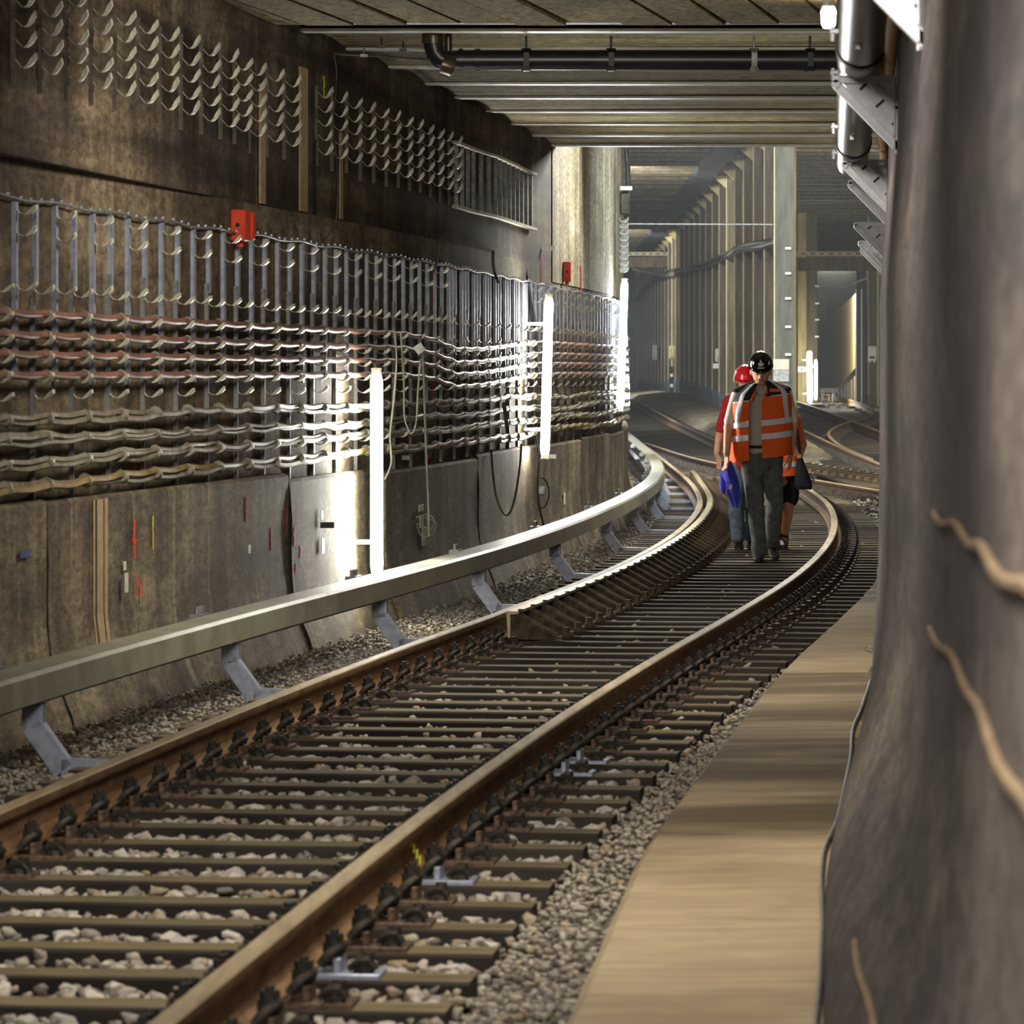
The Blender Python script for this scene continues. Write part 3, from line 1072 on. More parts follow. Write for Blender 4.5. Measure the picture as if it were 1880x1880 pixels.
def post(name, label, Y, off, z0, z1, w_, mk, hooks, hm, group):
    n_, _ = nrm(Y)
    a = math.atan2(n_.y, n_.x)
    t = thing(name, label, 'wall post', P(off, Y, z0), group, ang=a if a else 1e-6)
    put('post_bar', bar_mesh(z0, z1, w_, mk), t)
    for z in hooks:
        h = put('hook', hm, t, loc=(.022, 0, z - z0))
        h.rotation_euler = (0, rng.normal(0, .05), rng.normal(0, .05))
    return t


ZR = [3.03, 3.125, 3.22, 3.315, 3.41]
i = 0
Y = 20.55
GU = 'cable hook posts high on the left wall'
while Y < 35.3:
    off = WOFF(Y) + max(LEDGE(Y), -.1)
    if not (28.3 < Y < 28.55):
        post('hook_post', 'steel post with five curved cable hooks high on left wall, %s from the left' % nth(i), Y, off, 2.91 + rng.uniform(-.02, .02), 3.46, .018, 'hookbar', ZR, HK, GU)
        i += 1
    Y += .555
# ladder of bare bars beyond the last hook posts
lad = thing('bar_rack', 'dark rack of upright bars between two long rails high on left wall', 'rack', P(WOFF(35) + LEDGE(35), 35.4, 2.88))
ldr = lin([(35.2, .0), (36.5, .0), (40.9, .0)])
for z in (2.89, 3.41):
    b = MB()
    b.sweep([(0, -.012), (.05, -.012), (.05, .012), (0, .012)], [(P(WOFF(Y) + LEDGE(Y) + .02, Y, z), nrm(Y)[0], Vector((0, 0, 1))) for Y in frange(35.1, 40.9, .6)])
    b.build('rack_rail', M['hook'], lad)
for Y in frange(35.3, 40.7, .4):
    b = MB()
    n_, t_ = nrm(Y)
    b.box(P(WOFF(Y) + LEDGE(Y) + .03, Y, 3.15), (.03, .05, .5), (n_, t_, Vector((0, 0, 1))))
    b.build('rack_bar', M['galvd'], lad)

# lower posts
i = j = k = 0
Y = 20.1
while Y < 53.2:
    o = WOFF(Y)
    far = Y > 41
    sp = .8 if Y < 53 else .8
    bare = 34.2 < Y < 40.6
    post('long_post', 'long galvanised channel post %s on left wall, %s from the left' % ('without hooks' if bare else 'with flat top hooks', nth(i)), Y, o, 1.5 + rng.uniform(-.03, .03), 2.385,
         .05, 'galv', [] if bare else [2.325, 2.215, 1.955], HKF, 'long channel posts on the left wall'); i += 1
    Y2 = Y + .4
    post('short_post', 'short galvanised channel post in the upper lower-wall row, %s from the left' % nth(j), Y2, WOFF(Y2), 1.98 + rng.uniform(-.03, .03), 2.375, .045, 'galv', [], HKF,
         'short channel posts on the left wall'); j += 1
    Y3 = Y2 - .05
    post('cable_post', 'thin post carrying the cable runs on left wall, %s from the left' % nth(k), Y3, WOFF(Y3), .83 + rng.uniform(-.02, .02), 2.06, .026, 'galvd',
         [1.94, 1.80, 1.69, 1.60, 1.50, 1.42, 1.08], HKF, 'thin cable posts on the left wall'); k += 1
    if bare:
        post('bare_post', 'narrow bare channel post without hooks between the cable lamps, %s from the left' % nth(int((Y - 34) / .8)), Y + .2, WOFF(Y + .2), 1.5, 2.37, .045, 'galv', [], HKF,
             'bare posts between the lamps')
    Y += sp

# clamped wire along the post tops
wre = thing('clamped_wire', 'thin clamped wire running along the tops of the lower wall posts', 'wire', P(WOFF(20), 20, 2.4))
b = MB()
b.tube([P(WOFF(Y) + .035, Y, 2.385 + .008 * math.sin(Y * 5)) for Y in frange(10.0, 53.5, .25)], .007, 6)
b.build('wire_strand', M['galvd'], wre, smooth=60)
b = MB()
for Y in frange(10.2, 53, .21):
    b.box(P(WOFF(Y) + .04, Y + rng.uniform(-.03, .03), 2.396 + .008 * math.sin(Y * 5)), (.012, .02, .012))
stuff(b.build('clamp', M['galv'], wre))

# red-brown power cables
DIP = lin([(0, 0), (31.5, 0), (33, -.03), (34.4, -.10), (36, -.09), (39.5, -.02), (41, .0), (60, .02)])
POSTY = [Y for Y in frange(20.45, 53.3, .8)]


def cable_path(z0, off, ph, amp=.010, sag=DIP, y0=10.0, y1=54.4, step=.16, wob=.003):
    pts = []
    for Y in frange(y0, y1, step):
        z = z0 + sag(Y) - amp * (.5 - .5 * math.cos(2 * PI * (Y - 20.45) / .8)) + wob * mnoise.noise(Vector((Y * .9, ph, 0)))
        o = off + .006 * mnoise.noise(Vector((Y * 1.1, ph, 7)))
        pts.append(P(WOFF(Y) + o, Y, z))
    return pts


NM = ['uppermost', 'second', 'third', 'lowest']
for q, z0 in enumerate((1.83, 1.725, 1.63, 1.53)):
    t = thing('power_cable', 'thick red-brown power cable on left wall, %s of the four' % (NM[q] if q in (0, 3) else NM[q] + ' from the top'), 'cable', P(WOFF(20), 20, z0), 'red-brown power cables on the left wall')
    pts = cable_path(z0, .085, q * 3.1)
    b = MB(); b.tube(pts, .0195, 8)
    b.build('sheath', M['redcab'], t, smooth=60)
    for Y in POSTY:
        if 33 < Y < 34: continue
        b = MB()
        zz = z0 + DIP(Y) + .0
        a_ = P(WOFF(Y) + .085, Y - .03, zz + .006); c_ = P(WOFF(Y) + .085, Y + .03, zz - .006)
        b.tube([a_, c_], .0215, 8)
        b.build('strap', M['strap'], t, smooth=60)
# twisted grey bundles below
BN = [('grey cable bundle', 1.315, 2, 'greycab', .0155), ('loose bundle of twisted cables', 1.205, 4, 'greycab', .012), ('bundle of cables with spiral wrap', 1.105, 3, 'greycab', .0135),
      ('olive and grey cable pair', .985, 2, 'olivecab', .016)]
for q, (nm, z0, ns, mk, r) in enumerate(BN):
    t = thing('cable_bundle', '%s below the red cables, %s run from the top' % (nm, ['first', 'second', 'third', 'lowest'][q]), 'cable', P(WOFF(20), 20, z0), 'grey cable bundles on the left wall')
    for s in range(ns):
        pts = []
        for Y in frange(10.0, 54.2, .17):
            base = z0 - .012 * (.5 - .5 * math.cos(2 * PI * (Y - 20.45) / .8)) + .035 * mnoise.noise(Vector((Y * .22, q * 5, 2)))
            a = 2 * PI * s / ns + Y * (.5 + .12 * q) + 1.6 * mnoise.noise(Vector((Y * .6, q, s * 4.0)))
            rr = r * 1.1 * (1 + .9 * max(0, mnoise.noise(Vector((Y * .5, s * 3, q)))) * (2.2 if q in (1, 2) else .8))
            pts.append(P(WOFF(Y) + .085 + rr * math.cos(a) * .8, Y, base + rr * math.sin(a)))
        b = MB(); b.tube(pts, r * (1 if s else 1.15), 6)
        b.build('strand', M[mk if s == 0 else ('greycab' if s % 2 else 'wire')], t, smooth=60)
    for Y in POSTY[::1]:
        zz = z0 + .035 * mnoise.noise(Vector((Y * .22, q * 5, 2)))
        b = MB()
        b.tube([P(WOFF(Y) + .085, Y - .028, zz + .006), P(WOFF(Y) + .085, Y + .028, zz - .006)], r * 2.15, 8)
        b.build('strap', M['strap'], t, smooth=60)


def free_cable(name, label, pix, r, mk, doff=.14, cat='cable', depth=None):
    pts = []
    for k, q in enumerate(pix):
        pts.append(wallpt(q[0], q[1], q[2] if len(q) > 2 else doff) if depth is None else at(q[0], q[1], depth))
    res = []
    for i in range(len(pts) - 1):
        p0 = pts[max(i - 1, 0)]; p1 = pts[i]; p2 = pts[i + 1]; p3 = pts[min(i + 2, len(pts) - 1)]
        for s in range(5):
            t = s / 5
            res.append(.5 * ((2 * p1) + (p2 - p0) * t + (2 * p0 - 5 * p1 + 4 * p2 - p3) * t * t + (3 * p1 - p0 - 3 * p2 + p3) * t**3))
    res.append(pts[-1])
    b = MB(); b.tube(res, r, 6)
    return tag(b.build(name, M[mk], smooth=60), label, cat)


def hang(px, ys, doff, drift=0):
    """points hanging straight down one wall spot"""
    Y = wallY(px, doff); p = P(WOFF(Y) + doff, Y, 0)
    return p


def drop_cable(name, label, pts_px, Y, r, mk):
    pts = [at(x, y, Y) for x, y in pts_px]
    res = []
    for i in range(len(pts) - 1):
        p0 = pts[max(i - 1, 0)]; p1 = pts[i]; p2 = pts[i + 1]; p3 = pts[min(i + 2, len(pts) - 1)]
        for s in range(5):
            t = s / 5
            res.append(.5 * ((2 * p1) + (p2 - p0) * t + (2 * p0 - 5 * p1 + 4 * p2 - p3) * t * t + (3 * p1 - p0 - 3 * p2 + p3) * t**3))
    res.append(pts[-1])
    b = MB(); b.tube(res, r, 6)
    return tag(b.build(name, M[mk], smooth=60), label, 'cable')


Yd = wallY(725, .16)
drop_cable('hanging_cable', 'pale thin cable dropping past the red cables right of the first lamp', [(723, 605), (728, 660), (722, 740), (716, 800), (718, 850), (706, 880)], Yd - .3, .008, 'wire')
drop_cable('hanging_cable', 'pale cable hanging in a long U loop right of the first lamp', [(735, 608), (741, 690), (742, 760), (748, 785), (756, 796), (764, 775), (767, 720), (772, 660)], Yd + .2, .007, 'wire')
Yd = wallY(785, .16)
drop_cable('hanging_cable', 'straight pale cable falling from the tag past the plinth', [(776, 650), (779, 740), (782, 830), (786, 920), (787, 985)], Yd - .5, .008, 'wire')
drop_cable('hanging_cable', 'grey cable hanging in a wide loop on the plinth left of the second lamp', [(902, 825), (905, 870), (912, 915), (926, 944), (938, 938), (948, 900), (955, 850), (957, 815)], wallY(925, .2), .009, 'darkcab')
drop_cable('hanging_cable', 'dark cable loop hanging on the plinth left of the third lamp', [(1092, 770), (1097, 810), (1105, 850), (1112, 862), (1119, 845), (1121, 790)], 51.0, .009, 'darkcab')
drop_cable('drop_cable', 'black cable falling from the roof edge down past the second lamp', [(954, 268), (948, 300), (951, 380), (957, 450), (966, 520), (981, 580), (984, 680), (985, 790), (990, 840), (987, 905), (1000, 975)], 40.9, .011, 'black')
drop_cable('drop_cable', 'thinner black cable beside the roof edge cable left of the pier', [(962, 268), (955, 300), (953, 400), (962, 480), (973, 540), (976, 600)], 40.8, .012, 'black')
drop_cable('drop_cable', 'thin dark cable running down the upper wall through the hook posts', [(613, 98), (618, 140), (612, 230), (618, 300), (619, 390), (608, 425), (592, 445)], wallY(612, .0) - .55, .007, 'black')
drop_cable('drop_cable', 'short dark cable falling from the bar rack onto the wall posts', [(808, 430), (805, 470), (795, 500)], wallY(806, .06) - .2, .009, 'darkcab')
drop_cable('drop_cable', 'pair of short dark cables below the bar rack right end', [(905, 460), (906, 490), (915, 520)], wallY(908, .06) - .2, .012, 'darkcab')
# coiled cable with plug box hanging on the plinth
cb = thing('plug_box', 'grey plug box with coiled black cable hanging below the second lamp', 'box', at(992, 900, 41.2))
b = MB(); b.box(at(993, 901, 41.2), (.075, .06, .085), bev=.01); b.build('housing', M['galvd'], cb)
b = MB(); b.tube([at(993 + 15 * math.cos(a), 905 + 28 * math.sin(a), 41.2 + .01 * a) for a in frange(0, 11, .35)], .007, 5); b.build('coil', M['black'], cb, smooth=60)

# wall boxes, tags, plates
def wall_box(name, label, cat, px, py, w_, h, d, mk, doff=0.0, extra=None):
    p = wallpt(px, py, doff)
    n_, t_ = nrm(p.y)
    o = thing(name, label, cat, p)
    b = MB(); b.box(p + n_ * d / 2, (d, w_, h), (n_, t_, Vector((0, 0, 1))), bev=.006)
    b.build('housing', M[mk], o)
    return o, p, n_, t_


UZ = Vector((0, 0, 1))
o, p, n_, t_ = wall_box('alarm_box', 'bright red emergency box on left wall under the ledge', 'box', 428, 414, .16, .19, .09, 'redbox')
b = MB(); b.box(p + n_ * .06 + t_ * .14, (.08, .08, .17), (n_, t_, UZ), bev=.006); b.build('side_cover', M['redbox'], o)
b = MB(); b.cyl(p + n_ * .045 - t_ * .083, p + n_ * .045 - t_ * .078, .014, 8); b.build('lock', M['black'], o)
b = MB(); b.cyl(p + n_ * .04 - UZ * .13, p + n_ * .04 - UZ * .08, .025, 8); b.build('cable_gland', M['redbox'], o)
o, p, n_, t_ = wall_box('alarm_box', 'orange-red emergency box on the pier above the second lamp', 'box', 1034, 499, .12, .20, .08, 'redbox', .012)
b = MB(); b.cyl(p + n_ * .045 - t_ * .063, p + n_ * .045 - t_ * .058, .014, 8); b.build('lock', M['black'], o)
b = MB(); b.cyl(p + n_ * .04 - UZ * .13, p + n_ * .04 - UZ * .08, .02, 8); b.build('cable_gland', M['redbox'], o)


def plate(name, label, cat, px, py, wpx, hpx, mk, doff, tilt=0, thick=.006, face_cam=False):
    p = wallpt(px, py, doff)
    n_, t_ = nrm(p.y)
    s = p.y / F
    b = MB()
    ca, sa = math.cos(tilt), math.sin(tilt)
    if face_cam:
        ux, uy = Vector((ca, 0, sa)), Vector((-sa, 0, ca))
        b.box(p, (wpx * s, hpx * s, thick), (ux, uy, Vector((0, 1, 0))), bev=.002)
    else:
        dxdY = (CX + F * P(WOFF(p.y + .2) + doff, p.y + .2, 0).x / (p.y + .2) - px) / .2
        wl_ = wpx / max(dxdY, 8)
        b.box(p, (thick, wl_, hpx * s), (n_, t_, UZ), bev=.002)
    return tag(b.build(name, M[mk]), label, cat)


plate('cable_tag', 'white diamond tag tied to the red cables right of first lamp', 'tag', 770, 640, 17, 17, 'white', .17, tilt=.6, face_cam=True)
plate('marker_plate', 'small white marker plate on plinth above the long white plate', 'plate', 229, 1039, 9, 17, 'grime', .092)
plate('marker_plate', 'long white marker plate on plinth below the small one', 'plate', 232, 1070, 11, 36, 'grime', .115)
plate('marker_plate', 'small white plate near dark joint on plinth', 'plate', 458, 1008, 8, 16, 'grime', .092)
plate('marker_plate', 'small white plate above the black box on plinth', 'plate', 591, 946, 7, 16, 'white', .092)
plate('marker_plate', 'white plate below the black box on plinth', 'plate', 593, 1002, 9, 28, 'white', .092)
plate('black_tag', 'flat black box on plinth left of first lamp', 'box', 601, 964, 26, 11, 'black', .13, face_cam=True, thick=.03)
plate('number_plate', 'dull blue plate low on plinth at far left', 'plate', 46, 1017, 34, 15, 'blue', .092)
plate('marker_plate', 'narrow white plate on plinth right of second lamp', 'plate', 1036, 916, 7, 22, 'white', .085)
plate('pier_plate', 'narrow white strip plate on the pier beside black cable', 'plate', 1000, 456, 36, 9, 'white', .03, face_cam=True)
plate('clip_plate', 'bright clip plate at the foot of the second lamp', 'plate', 1008, 838, 26, 8, 'white', .10, face_cam=True)
plate('cross_clip', 'small pale cross clip on wall right of first lamp', 'clip', 745, 840, 15, 9, 'wire', .05, face_cam=True)
plate('black_bar', 'short black bar leaning over the cable bundles left of second lamp', 'bar', 928, 762, 7, 48, 'black', .16, tilt=.12, face_cam=True, thick=.03)
# sensors strapped on plinth right of first lamp
for (x, y, w_, h) in ((773, 933, 18, 12), (774, 958, 14, 22), (779, 985, 16, 34)):
    plate('sensor_plate', {933: 'small grey plate above the wire tangle on plinth', 958: 'grey plate inside the wire tangle on plinth', 985: 'long grey plate below the wire tangle on plinth'}[y],
          'plate', x, y, w_, h, 'grime', .095)
drop_cable('wire_tangle', 'tangle of thin grey wire on plinth right of first lamp', [(764, 950), (785, 945), (797, 955), (790, 972), (766, 962), (775, 985), (795, 980), (800, 960), (780, 950)], wallY(778, .13), .005, 'wire')


# spray paint marks on the wall
def paint(px, py, wpx, hpx, mk, doff, parent, sk=0):
    p = wallpt(px, py, doff)
    n_, t_ = nrm(p.y)
    s = p.y / F
    d = (CX + F * P(WOFF(p.y + .2) + doff, p.y + .2, 0).x / (p.y + .2) - px) / .2
    wl_ = wpx / max(d, 8)
    b = MB(); k = 6
    for j in range(k):
        zc = p.z + hpx * s * ((j + .5) / k - .5)
        b.box(Vector((p.x, p.y, zc)) + t_ * rng.uniform(-.25, .25) * wl_, (.003, wl_ * rng.uniform(.6, 1.1), hpx * s / k * 1.15), (n_, t_, UZ))
    b.build('paint_mark', M[mk], parent)


paint(247, 990, 5, 70, 'orangepaint', .0765, plinth0)
paint(247, 994, 14, 8, 'orangepaint', .078, plinth0)
paint(281, 978, 3, 60, 'yellowpaint', .0765, plinth0)
paint(595, 160, 5, 40, 'yellowpaint', LEDGE(28) + .002, wl)
paint(795, 528, 6, 62, 'redpaint', .003, wl)
paint(793, 720, 5, 30, 'redpaint', .003, wl)
paint(1067, 512, 4, 46, 'redpaint', .016, wl)
paint(996, 500, 2, 60, 'redpaint', .016, wl)
paint(791, 842, 5, 24, 'redpaint', .003, wl)
for px_, py_, w_, h_ in ((527, 955, 3, 40), (541, 985, 8, 34), (553, 1012, 10, 22), (544, 1048, 6, 26), (452, 935, 4, 44), (498, 990, 4, 40)):
    paint(px_, py_, w_, h_, 'pinkpaint', .0768, plinth0)
for px_, py_, w_, h_ in ((252, 1075, 4, 40), (262, 1082, 4, 34)):
    paint(px_, py_, w_, h_, 'orangepaint', .10, plinth0)
# grey strip behind the red mark
p = wallpt(793, 600, .002); n_, t_ = nrm(p.y)
b = MB(); b.box(Vector((p.x, p.y, 1.62)), (.004, .55, 1.5), (n_, t_, UZ)); b.build('plaster_strip', M['pier'], wl)
# pale drip strips on the near plinth panel
for px, wpx, dz in ((172, 3, 0), (183, 11, 0), (194, 6, 0)):
    Y = wallY(px, .076); n_, t_ = nrm(Y)
    b = MB(); wl_ = wpx / 80
    for (o0, z0, o1, z1) in ((.077, .88, .077, .28), (.077, .28, .092, .14), (.092, .14, .132, 0)):
        i = len(b.v)
        for (o_, z_) in ((o0, z0), (o1, z1)):
            for s in (-.5, .5): b.v.append(P(WOFF(Y) + o_ + .002, Y + s * wl_, z_))
        b.face([i, i + 1, i + 3, i + 2])
    b.build('plaster_strip', M['mortar'], plinth0)


# ------------------------------------------------------------------ tube lamps
def tube_lamp(label, p0, p1, mk='tube', r=.042):
    p0, p1 = Vector(p0), Vector(p1)
    t = thing('tube_lamp', label, 'lamp', p0, 'upright tube lamps')
    d = (p1 - p0).normalized(); L = (p1 - p0).length
    side = Vector((1, 0, 0)); back = d.cross(side).normalized()
    b = MB(); b.tube([p0 + d * .04, p0 + d * .09, p1 - d * .09, p1 - d * .04], r, 14, rs=[r * .75, r, r, r * .75]); b.build('glowing_tube', M[mk], t, smooth=50)
    b = MB(); b.box((p0 + p1) / 2 - back * 0 + Vector((-.0, .052, 0)), (.06, .02, L * .98), (side, Vector((0, 1, 0)), d)); b.build('back_plate', M['white'], t)
    for q, s in ((p0, 1), (p1, -1)):
        b = MB(); b.cyl(q, q + d * (.05 * s), r * .9, 12, r * .7); b.build('end_cap', M['grime'], t, smooth=50)
    for f_ in (.18, .82):
        q = p0 + d * L * f_
        b = MB(); b.box(q + Vector((-.09, .07, 0)), (.22, .03, .03)); b.build('bracket', M['galvd'], t)


tube_lamp('nearest glowing upright tube lamp leaning on the left wall', at(692, 1066, 29.72), at(691, 676, 29.85))
tube_lamp('second glowing upright tube lamp before the concrete pier', at(1000, 843, 40.15), at(1008, 540, 40.3))
tube_lamp('third glowing bluish tube lamp at the far corner of the left wall', at(1138, 756, 50.6), at(1147, 512, 50.9), 'tubec')
tube_lamp('small distant glowing tube lamp right of the walkers', at(1487, 740, 121.5), at(1486, 644, 121.6), r=.065)
tube_lamp('very distant tube lamp edge shining beside the walkers right', at(1498, 735, 121.9), at(1498, 660, 122), r=.03)
for Yq in (63.0, 78.0, 98.0):  # unseen copies of the lamp, added to light the hall
    tube_lamp('added fill tube lamp, unseen round the corner on the left wall, %s one' % nth(int(Yq // 15) - 4), P(-1.60, Yq, 1.0), P(-1.66, Yq, 2.5), 'tubec')
# cable of the third lamp riser: cables and stacked hoops on the pier edge
rs = thing('cable_riser', 'vertical bundle of black cables with stacked hoops on the pier edge', 'cable', at(1148, 500, 51.5))
for q in range(4):
    b = MB(); b.tube([at(1142 + q * 3.2, 262, 51.5), at(1146 + q * 3.2, 310, 51.5), at(1147 + q * 3.2, 345, 51.5)], .012, 6); b.build('cable', M['black' if q % 2 else 'darkcab'], rs, smooth=60)
b = MB(); b.box(at(1149, 346, 51.45), (.15, .08, .05), bev=.008); b.build('clamp', M['white'], rs)
b = MB(); b.box(at(1147, 373, 51.5), (.12, .07, .28), bev=.02); b.build('sleeve', M['darkcab'], rs)
for q in range(9):
    b = MB(); y = 402 + q * 11.5
    b.tube([at(1137, y, 51.5), at(1140, y + 5, 51.4), at(1147, y + 6, 51.4), at(1152, y + 3, 51.4), at(1153, y - 3, 51.4)], .012, 6); b.build('hoop', M['hook'], rs, smooth=60)
b = MB(); b.box(at(1146, 450, 51.6), (.1, .05, .62), bev=.01); b.build('back_plate', M['galvd'], rs)
# ------------------------------------------------------------------ pipes and brackets of the roof and right wall
dp = thing('drain_pipe', 'long black drain pipe slung across under the roof with elbow at left', 'pipe', at(800, 62, 29.1))
Yp = 29.1
b = MB()
b.tube([at(795, 58, Yp), at(796, 84, Yp), at(800, 98, Yp), at(809, 108, Yp), at(822, 111, Yp), at(845, 110, Yp)], .066, 14); b.build('elbow', M['darkpipe'], dp, smooth=50)
b = MB(); b.tube([at(840, 110, Yp), at(1720, 110, Yp)], .068, 16); b.build('pipe_run', M['darkpipe'], dp, smooth=50)
b = MB(); b.cyl(at(823, 56, Yp + .15), at(823, 96, Yp + .15), .026, 10); b.build('vent_stub', M['ironpipe'], dp, smooth=50)
for x in (795,):
    b = MB(); b.cyl(at(x, 60, Yp), at(x, 80, Yp), .074, 16); b.build('socket', M['ironpipe'], dp, smooth=50)
for x, w_ in ((842, 8), (872, 10)):
    b = MB(); b.cyl(at(x, 110, Yp), at(x + w_, 110, Yp), .076, 16); b.build('socket', M['darkpipe'], dp, smooth=50)
b = MB(); b.tube([at(812, 118, Yp - .06), at(822, 121, Yp - .06), at(829, 124, Yp - .05)], .07, 14); b.build('elbow_band', M['ironpipe'], dp, smooth=50)
for x in (966, 1122, 1384, 1487):
    b = MB(); b.cyl(at(x, 66, Yp), at(x, 92, Yp), .008, 6)
    b.box(at(x, 110, Yp), (.022, .15, .15), bev=.03)
    b.build('hanger', M['black' if x != 1384 else 'galvd'], dp)
drop_cable('roof_cable', 'thin black cable running under the roof left of the drain pipe', [(612, 98), (640, 100), (700, 103), (760, 108), (790, 110)], 28.9, .007, 'black')
for i, (x, y) in enumerate(((668, 102), (775, 124), (740, 92), (700, 86))):
    b = MB(); b.box(at(x, y, 28.9), (.05, .02, .02)); b.cyl(at(x, y, 28.9), at(x, y - 16, 28.9), .006, 5)
    tag(b.build('roof_clip', M['galvd'] if i < 2 else M['black']), ['pale cable clip under the roof at left end of black cable', 'dark clip under the drain pipe elbow', 'small dark rod hanging right of roof corner', 'small dark rod hanging nearest roof corner'][i], 'clip')

lan = thing('roof_lantern', 'small glowing lantern under the roof left of the iron pipe', 'lamp', at(1521, 30, 26))
b = MB(); b.loft([[at(1521, y, 26) + Vector((r * math.cos(a), r * math.sin(a), 0)) for a in [2 * PI * k / 6 for k in range(6)]] for y, r in ((52, .03), (46, .042), (22, .048), (12, .036))]); b.build('glowing_globe', M['lantern'], lan)
b = MB(); b.cyl(at(1521, 12, 26), at(1521, -4, 26), .035, 8); b.build('cap', M['galvd'], lan)

pipe = thing('iron_pipe', 'brown cast iron pipe running along the top of right wall on brackets', 'pipe', (.0744 * 20 + .105, 20, 2.965))
pc = lambda Y: Vector((.0744 * Y + .107, Y, 2.965))
PJ = [7, 19.0, 26.9, 29.5]
for a_, c_ in zip(PJ[:-1], PJ[1:]):
    b = MB(); b.tube([pc(a_), pc(c_)], .105, 22); b.build('pipe_length', M['ironpipe'], pipe, smooth=50)
for y in (19.0, 26.9):
    b = MB(); b.tube([pc(y - .13), pc(y + .02)], .114, 22); b.build('joint_ring', M['black'], pipe, smooth=50)
    b = MB(); b.tube([pc(y + .06), pc(y + .5)], .111, 22); b.build('coupling', M['ironpipe'], pipe, smooth=50)
for y in (17.6, 20.0, 24.4, 27.3):
    b = MB(); q = pc(y)
    b.box(q + Vector((-.115, 0, -.05)), (.04, .03, .02), bev=.004); b.cyl(q + Vector((-.122, 0, -.09)), q + Vector((-.122, 0, -.03)), .009, 6)
    b.cyl(q + Vector((-.02, -.04, -.125)), q + Vector((-.02, -.04, -.085)), .014, 6)
    b.build('clamp_bolt', M['white_steel'], pipe)
tp = MB(); tp.tube([(RWALL(Y) + .012, Y, 2.93 + .02 * math.sin(Y)) for Y in frange(8, 30, .8)], .032, 10)
tag(tp.build('insulated_pipe', M['tan'], smooth=50), 'thin tan insulated pipe behind the iron pipe on right wall', 'pipe')


def cantilever(label, Y, arm=.29, h=.315, zt=2.855):
    X = RWALL(Y) + .058
    t = thing('wall_bracket', label, 'bracket', (X, Y, zt - h), 'pipe brackets on the right wall')
    a = Vector((X - arm, Y, zt)); bw_ = Vector((X, Y, zt)); c = Vector((X, Y, zt - h))
    def chan(p, q, w_, name):
        d = (q - p).normalized(); u = Vector((0, 1, 0)); v = d.cross(u)
        b = MB(); m = (p + q) / 2; L = (q - p).length
        b.box(m, (L, .004, w_), (d, u, v)); b.box(m + v * w_ / 2 - u * .0, (L, .045, .005), (d, u, v)); b.box(m - v * w_ / 2 - u * .0, (L, .045, .005), (d, u, v))
        b.cyl(p - u * .02, p + u * .02, w_ * .55, 8)
        b.build(name, M['white_steel'], t)
    chan(a, bw_, .03, 'arm'); chan(a + Vector((.0, .0, -.02)), c, .036, 'strut'); chan(bw_ + Vector((-.012, 0, 0)), c + Vector((-.012, 0, -.02)), .03, 'back_rail')
    b = MB()
    i = len(b.v)
    for dy in (.010, .016):
        b.v.extend([a + Vector((.03, dy, -.01)), bw_ + Vector((-.01, dy, -.01)), c + Vector((-.01, dy, .03))])
    b.face([0, 1, 2]); b.face([5, 4, 3])
    for j in range(3): b.face([j, (j + 1) % 3, 3 + (j + 1) % 3, 3 + j])
    b.build('web_plate', M['white_steel'], t)
    b = MB()
    d = (c - a).normalized(); v = Vector((d.z, 0, -d.x))
    if v.z < 0: v = -v
    for f_ in (.25, .5, .75):
        m = a.lerp(c, f_) + v * .075 + Vector((0, .007, 0))
        b.box(m, (.012, .006, .05), (d, Vector((0, 1, 0)), v))
    b.build('slot', M['black'], t)
    chan(a.lerp(bw_, .55) + Vector((0, 0, -.02)), bw_.lerp(c, .42) + Vector((-.012, 0, 0)), .018, 'inner_strut')


for k, Y in enumerate((13.3, 19.6, 27.3, 30.1, 38.6, 44.0, 46.5)):
    cantilever('bright galvanised triangular bracket on right wall, %s from the camera' % nth(k), Y)

# loose cable at the foot of the right wall
pts = []
for x, y in ((1497, 1900), (1506, 1800), (1511, 1700), (1509, 1620), (1515, 1560), (1536, 1510), (1550, 1450), (1562, 1390), (1566, 1340), (1582, 1300), (1600, 1245)):
    q = Vector(((x - CX) * (F * (HC + .04) / (y - YH)) / F, F * (HC + .04) / (y - YH), -.04)); pts.append(q)
res = []
for i in range(len(pts) - 1):
    p0 = pts[max(i - 1, 0)]; p1 = pts[i]; p2 = pts[i + 1]; p3 = pts[min(i + 2, len(pts) - 1)]
    for s in range(6):
        t = s / 6
        res.append(.5 * ((2 * p1) + (p2 - p0) * t + (2 * p0 - 5 * p1 + 4 * p2 - p3) * t * t + (3 * p1 - p0 - 3 * p2 + p3) * t**3))
b = MB(); b.tube(res, .0085, 7)
tag(b.build('floor_cable', M['darkcab'], smooth=60), 'thin dusty cable lying on the walkway along the right wall', 'cable')
for pp, lb in (([(1612, 1190), (1598, 1187), (1586, 1191), (1600, 1195), (1613, 1199)], 'short grey cable loop poking out over the walkway, farther one'),
               ([(1612, 1226), (1600, 1222), (1597, 1231), (1604, 1244), (1610, 1248)], 'short grey cable end bent over the walkway, nearer one')):
    b = MB(); b.tube([at(x, y, F * (HC + .03) / (pp[2][1] - YH)) for x, y in pp], .011, 7)
    tag(b.build('cable_end', M['wire'], smooth=60), lb, 'cable')

# ------------------------------------------------------------------ junction hall: column row
ROW = lambda Y: 4.9 + .0073 * (Y - 80)
b = MB()
b.loft([[Vector((ROW(Y) + .14, Y, -.3)), Vector((ROW(Y) + .34, Y, -.3)), Vector((ROW(Y) + .34, Y, 6.25)), Vector((ROW(Y) + .14, Y, 6.25))] for Y in frange(80.4, 203, 10)])
struct(b.build('trim_32', M['coltan']))


